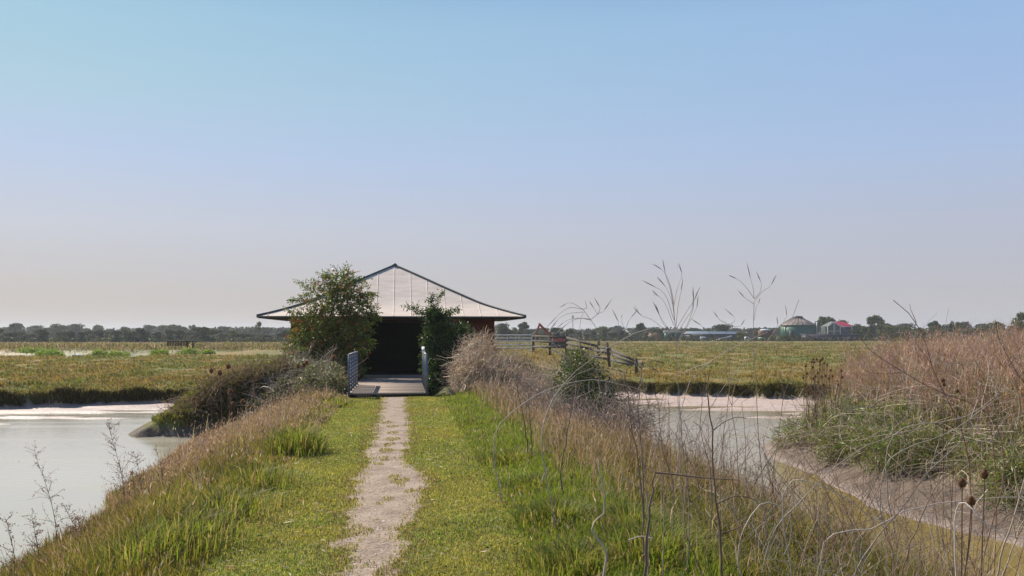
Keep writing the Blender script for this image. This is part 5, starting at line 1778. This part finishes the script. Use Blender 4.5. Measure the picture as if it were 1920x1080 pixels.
# tangle of thin twigs over the right verge and channel, too many to count
A = Acc()
m = 5200
px = rng.uniform(1040, 2050, m); dd = 4.6 * (22 / 4.6) ** rng.uniform(0, 1, m)
x = (px - 960) / FPX * dd; y = dd
u = x - xc(y)
z = height(x, y)
k = (u > 2.5) & (z > WATER - .05) & (fbm(x * .9, y * .9, 91) > 0.42)
x, y = x[k], y[k]; m = len(x)
Q = grow(onland(x, y, .02), np.concatenate([rng.normal(size=(m, 2)) * .8, rng.uniform(.3, 1.2, (m, 1))], 1), rng.uniform(.35, 1.0, m), 7, .5, .06)
V, F = tubes(Q, np.linspace(1, .4, 7)[None] * (rng.uniform(.0013, .0026, m) * (0.6 + y / 12))[:, None], 3)
A.add(V, F, np.repeat(pick(GREYT + [PALE], m, .2), 21, 0))
# twigs tangled over the mound face
m = 900
px = rng.uniform(1450, 2000, m); py = rng.uniform(700, 900, m)
dd = np.interp(px, [1450, 1920], [22, 16]) * np.interp(py, [700, 900], [1.12, .86])
x = (px - 960) / FPX * dd; y = dd
k = (mound_s(x, y) > .9)
x, y = x[k], y[k]; m = len(x)
Q = grow(onland(x, y, .25), np.concatenate([rng.normal(size=(m, 2)), rng.uniform(-.2, .6, (m, 1))], 1), rng.uniform(.6, 1.8, m), 8, .35, .03)
V, F = tubes(Q, np.linspace(1, .4, 8)[None] * rng.uniform(.004, .008, m)[:, None], 3)
A.add(V, F, np.repeat(pick(GREYT + [PALE], m, .2), 24, 0))
# upright brown weed stems between verge and water
m = 1000
px = rng.uniform(1080, 1900, m); dd = rng.uniform(5.5, 19, m)
x = (px - 960) / FPX * dd; y = dd
u = x - xc(y); z = height(x, y)
k = (u > 2.9) & (z > WATER - .12) & (u < 7.0)
x, y = x[k], y[k]; m = len(x)
Q = grow(onland(x, y), np.concatenate([rng.normal(size=(m, 2)) * .18, np.ones((m, 1))], 1), rng.uniform(.5, 1.25, m), 7, .14, 0)
V, F = tubes(Q, np.linspace(1, .5, 7)[None] * (rng.uniform(.002, .0036, m) * (.6 + y / 14))[:, None], 3)
cw_ = pick([(0.24, 0.15, 0.10), (0.3, 0.2, 0.15), (0.18, 0.11, 0.08)], m, .2)
A.add(V, F, np.repeat(cw_, 21, 0))
for rep in range(4):
    j = rng.integers(2, 7, m)
    Q2 = grow(Q[np.arange(m), j], np.concatenate([rng.normal(size=(m, 2)) * .8, rng.uniform(.1, 1, (m, 1))], 1), rng.uniform(.08, .3, m), 4, .3, 0)
    V, F = tubes(Q2, np.linspace(1, .5, 4)[None] * (.0014 * (.6 + y / 14))[:, None], 3)
    A.add(V, F, np.repeat(cw_, 12, 0))
tag(A.build("twig_litter", M_TWIG), kind="stuff")


# ------------------------------------------------------------------ teasels
def teasel(label, spots, d, hs, group=None, name="teasel", jd=.1):
    """spots: photo places of the seed heads of one plant"""
    px0 = np.mean([s[0] for s in spots]); 
    fx = (px0 + rng.normal() * 3 - 960) / FPX * d
    base = np.array([fx, d + .05, H1(fx, d) - .03])
    o = empty(name, base, 0, label, "teasel", group)
    heads = [P(px, py, d + rng.normal() * jd) - base for px, py in spots]
    top = heads[0]
    fork = np.array([top[0] * .3, top[1] * .3, min(h_[2] for h_ in heads) * .45])
    b = MB()
    rs = .0045 * max(1, d / 14)
    b.tube(curve([np.zeros(3), fork, top - np.array([0, 0, hs * .45])], 8), np.linspace(rs * 1.3, rs * .8, 8), 5)
    for h_ in heads[1:]:
        b.tube(curve([fork * .9, fork * .5 + h_ * .5 + np.array([h_[0] * .15, 0, -.05]), h_ - np.array([0, 0, hs * .45])], 7), np.linspace(rs, rs * .7, 7), 4)
    b.build("stem", M_TWIG, o, np.array((0.20, 0.13, 0.085)))
    for h_ in heads:
        A = Acc()
        prof_ = np.array([(.12, -.5), (.33, -.38), (.4, -.1), (.38, .15), (.27, .38), (.08, .52)]) * hs
        q = np.array([[0, 0, z_] for _, z_ in prof_])
        tilt = rng.normal(size=2) * .08
        q[:, 0] += q[:, 2] * tilt[0]; q[:, 1] += q[:, 2] * tilt[1]
        V, F = tubes((q + h_)[None], prof_[:, 0][None], 9)
        A.add(V, F, np.array((0.16, 0.085, 0.05)))
        m = 150
        a = rng.uniform(0, 6.28, m); zz = rng.uniform(-.45, .5, m) * hs
        rr_ = np.interp(zz, prof_[:, 1], prof_[:, 0]) * .97
        dv = np.stack([np.cos(a), np.sin(a), rng.uniform(.2, .9, m)], 1)
        V, F, Cc = leafq(h_ + np.stack([rr_ * np.cos(a), rr_ * np.sin(a), zz], 1), hs * .17, hs * .045, pick([(0.30, 0.18, 0.10), (0.22, 0.12, 0.07), (0.4, 0.26, 0.16)], m, .2), dv / np.linalg.norm(dv, axis=1, keepdims=True))
        A.add(V, F, Cc)
        a = np.linspace(0, 6.28, 8)[:-1]
        dv = np.stack([np.cos(a), np.sin(a), .9 + 0 * a], 1); dv /= np.linalg.norm(dv, axis=1, keepdims=True)
        V, F, Cc = leafq(np.tile(h_ + np.array([0, 0, -.48 * hs]), (7, 1)), hs * 1.0, hs * .06, pick([(0.30, 0.2, 0.12)], 7), dv)
        A.add(V, F, Cc)
        A.build("seed_head", M_GRASS, o)
    return o


teasel("teasel with the highest of three seed heads above the left spur", [(428, 687)], 27.5, .15)
teasel("teasel left of the other two above the left spur", [(396, 695)], 27.5, .14)
teasel("teasel lowest and middle of the three above the left spur", [(412, 699)], 27.3, .16)
teasel("lone teasel head part way down the shaded face of the left spur", [(432, 734)], 26.8, .14)
teasel("teasel with three heads low in the dry stems at the foot of the spur", [(437, 757), (455, 753), (466, 761)], 26.4, .13)
teasel("teasel pair of dark heads among the brambles left of the bridge", [(570, 684), (575, 680), (559, 686)], 29, .14)
teasel("single brown teasel close to the left bridge rail", [(626, 670)], 28.5, .15)
teasel("nearest teasel on the right with two large brown heads over the mud", [(1804, 905), (1821, 939)], 5.4, .052, jd=.03)
teasel("single large teasel head standing highest over the mud at right", [(1846, 889)], 5.5, .053)
for k in range(9):
    cx = 1518 + k * 5.5 + rng.normal() * 2
    sp = [(cx + rng.normal() * 10, 668 + rng.uniform(0, 1) ** .8 * 72 + abs(k - 4) * 2) for _ in range(4)]
    teasel("many headed brown teasel at the left shoulder of the mound, one of several alike", sp, 21.5 + rng.normal() * .5, .06, "teasels clustered on the left shoulder of the mound", jd=.2)
teasel("pair of tiny teasel heads on the tan slope below the tall red branch", [(1768, 713), (1770, 721)], 13, .055)
teasel("small lone teasel beside the grey cane bundle on the mound", [(1795, 733), (1775, 803)], 13, .05)


# ------------------------------------------------------------------ weeds against the left water
def weed(label, d, main, nb, spread, col, name="seeding_weed", r0=.005):
    pts = [P(px, py, d) for px, py in main]
    foot = pts[0]; gz = H1(foot[0], foot[1])
    pts[0] = np.array([foot[0], foot[1], gz - .03])
    base = pts[0].copy()
    o = empty(name, base, 0, label, "weed")
    q = curve(np.array(pts) - base, 20)
    V, F = tubes(q[None], np.linspace(r0, r0 * .4, 20)[None], 5)
    mesh("stem", V, F, M_TWIG, np.array(col), o)
    j = rng.integers(5, 20, nb)
    dv = np.concatenate([rng.normal(size=(nb, 2)) * .8, rng.uniform(.3, 1.1, (nb, 1))], 1)
    L = spread * rng.uniform(.4, 1, nb) * np.interp(j, [4, 20], [1.2, .35])
    Qb = grow(q[j], dv, L, 6, .2, 0)
    V, F = tubes(Qb, np.linspace(r0 * .5, r0 * .25, 6)[None] * np.ones((nb, 1)), 3)
    A = Acc()
    A.add(V, F, np.array(col) * 1.1)
    for k in range(5):
        s_ = Qb[:, min(5, k + 1)] if k < 5 else Qb[:, 5]
        pp = s_ + rng.normal(size=s_.shape) * .012
        V, F, Cc = leafq(pp, .022, .013, pick([(0.22, 0.14, 0.10), (0.28, 0.2, 0.15), (0.16, 0.10, 0.07)], nb, .2))
        A.add(V, F, Cc)
    A.build("seeding_spray", M_GRASS, o)
    return o


weed("tall thin seeding weed against the pale water nearest the left edge", 11.5, [(112, 1000), (98, 950), (85, 905), (72, 870), (65, 845)], 34, .35, (0.22, 0.15, 0.12))
weed("bushy seeding weed standing highest against the pale water", 13.0, [(235, 960), (228, 890), (218, 850), (208, 815), (203, 795)], 60, .5, (0.20, 0.14, 0.12))
weed("loose seeding weed between the bushy weed and the long grass", 13.5, [(275, 950), (262, 890), (255, 860), (250, 845)], 34, .35, (0.24, 0.17, 0.13))
weed("low brown seeding weed at the bottom left corner", 9.5, [(20, 1075), (25, 1030), (18, 1000), (12, 975)], 30, .3, (0.22, 0.15, 0.12))
weed("yellow green seeding weed at the top of the grass edge by the water", 14.5, [(310, 930), (302, 880), (298, 858), (290, 842)], 30, .3, (0.22, 0.17, 0.08))
weed("small seeding weed just right of the thin one near the left edge", 11.0, [(150, 1020), (140, 985), (128, 965), (122, 950)], 26, .3, (0.24, 0.16, 0.12))


weed("dense brown seeding weed second from the bottom left corner", 10.2, [(75, 1060), (70, 1020), (64, 990), (60, 968)], 44, .3, (0.25, 0.17, 0.12))
weed("wide brown seeding weed at the bottom edge right of the corner weeds", 9.6, [(160, 1075), (150, 1030), (152, 1000), (146, 975)], 44, .32, (0.24, 0.16, 0.11))


def carrot(label, px, py, d, rs=.02):
    top = P(px, py, d); fx = top[0] + .05
    base = np.array([fx, d, H1(fx, d) - .03])
    o = empty("wild_carrot", base, 0, label, "seed head")
    t_ = top - base
    MB().tube(curve([np.zeros(3), t_ * .5 + np.array([.03, 0, 0]), t_], 8), np.linspace(.004, .0025, 8), 5).build("stem", M_TWIG, o, np.array((0.24, 0.16, 0.11)))
    m = 60
    v = unit(m); v[:, 2] = v[:, 2] * .7 + .2
    V, F, Cc = leafq(np.tile(t_, (m, 1)) + v * rs * .3, rs * 1.1, rs * .3, pick([(0.24, 0.14, 0.10), (0.3, 0.19, 0.14), (0.18, 0.1, 0.07)], m, .2), v / np.linalg.norm(v, axis=1, keepdims=True))
    mesh("seed_head", V, F, M_GRASS, Cc, o)


carrot("brown wild carrot head alone at the bottom left", 46, 1054, 9.6, .022)
carrot("left of two brown wild carrot heads against the water", 107, 986, 11, .024)
carrot("right of two brown wild carrot heads against the water", 138, 991, 11, .026)
carrot("brown wild carrot head at the foot of the bushy weed", 190, 986, 11.5, .026)
carrot("brown wild carrot head on a long stem above the long grass", 395, 847, 14, .03)
carrot("brown wild carrot head half buried in the bright long grass", 297, 988, 10.5, .022)
carrot("brown wild carrot head close right of the half buried one", 312, 985, 10.6, .02)
carrot("high brown wild carrot head beside the bushy weed's right branches", 247, 888, 13, .03)

# broad dock leaves in the grass by the snapped stem
o = empty("dock_plant", (P(1065, 955, 8.6)[0], 8.6, H1(P(1065, 955, 8.6)[0], 8.6)), 0, "patch of broad green leaves in the bright grass left of the snapped stem", "plant")
m = 60
a = rng.uniform(0, 6.28, m); v = np.stack([np.cos(a), np.sin(a), rng.uniform(.1, .9, m)], 1)
V, F, Cc = leafq(rng.normal(size=(m, 3)) * np.array([.13, .12, .02]) + np.array([0, 0, .06]), rng.uniform(.06, .13, m), rng.uniform(.04, .07, m), pick([(0.07, 0.13, 0.025), (0.09, 0.16, 0.03)], m, .15), v / np.linalg.norm(v, axis=1, keepdims=True))
mesh("foliage", V, F, M_LEAF, Cc, o)

# ------------------------------------------------------------------ air
hz = MB().box(-2700, 2700, -14, 3300, -8, 26).build("haze", bpy.data.materials.new("air"))
tag(hz, kind="stuff")
m = hz.data.materials[0]
m.use_nodes = True
t = m.node_tree
for n_ in list(t.nodes):
    t.nodes.remove(n_)
o_ = t.nodes.new("ShaderNodeOutputMaterial")
pv = t.nodes.new("ShaderNodeVolumePrincipled")
pv.inputs["Color"].default_value = (0.86, 0.9, 0.97, 1)
pv.inputs["Density"].default_value = 0.0003
pv.inputs["Anisotropy"].default_value = 0.2
t.links.new(pv.outputs[0], o_.inputs["Volume"])
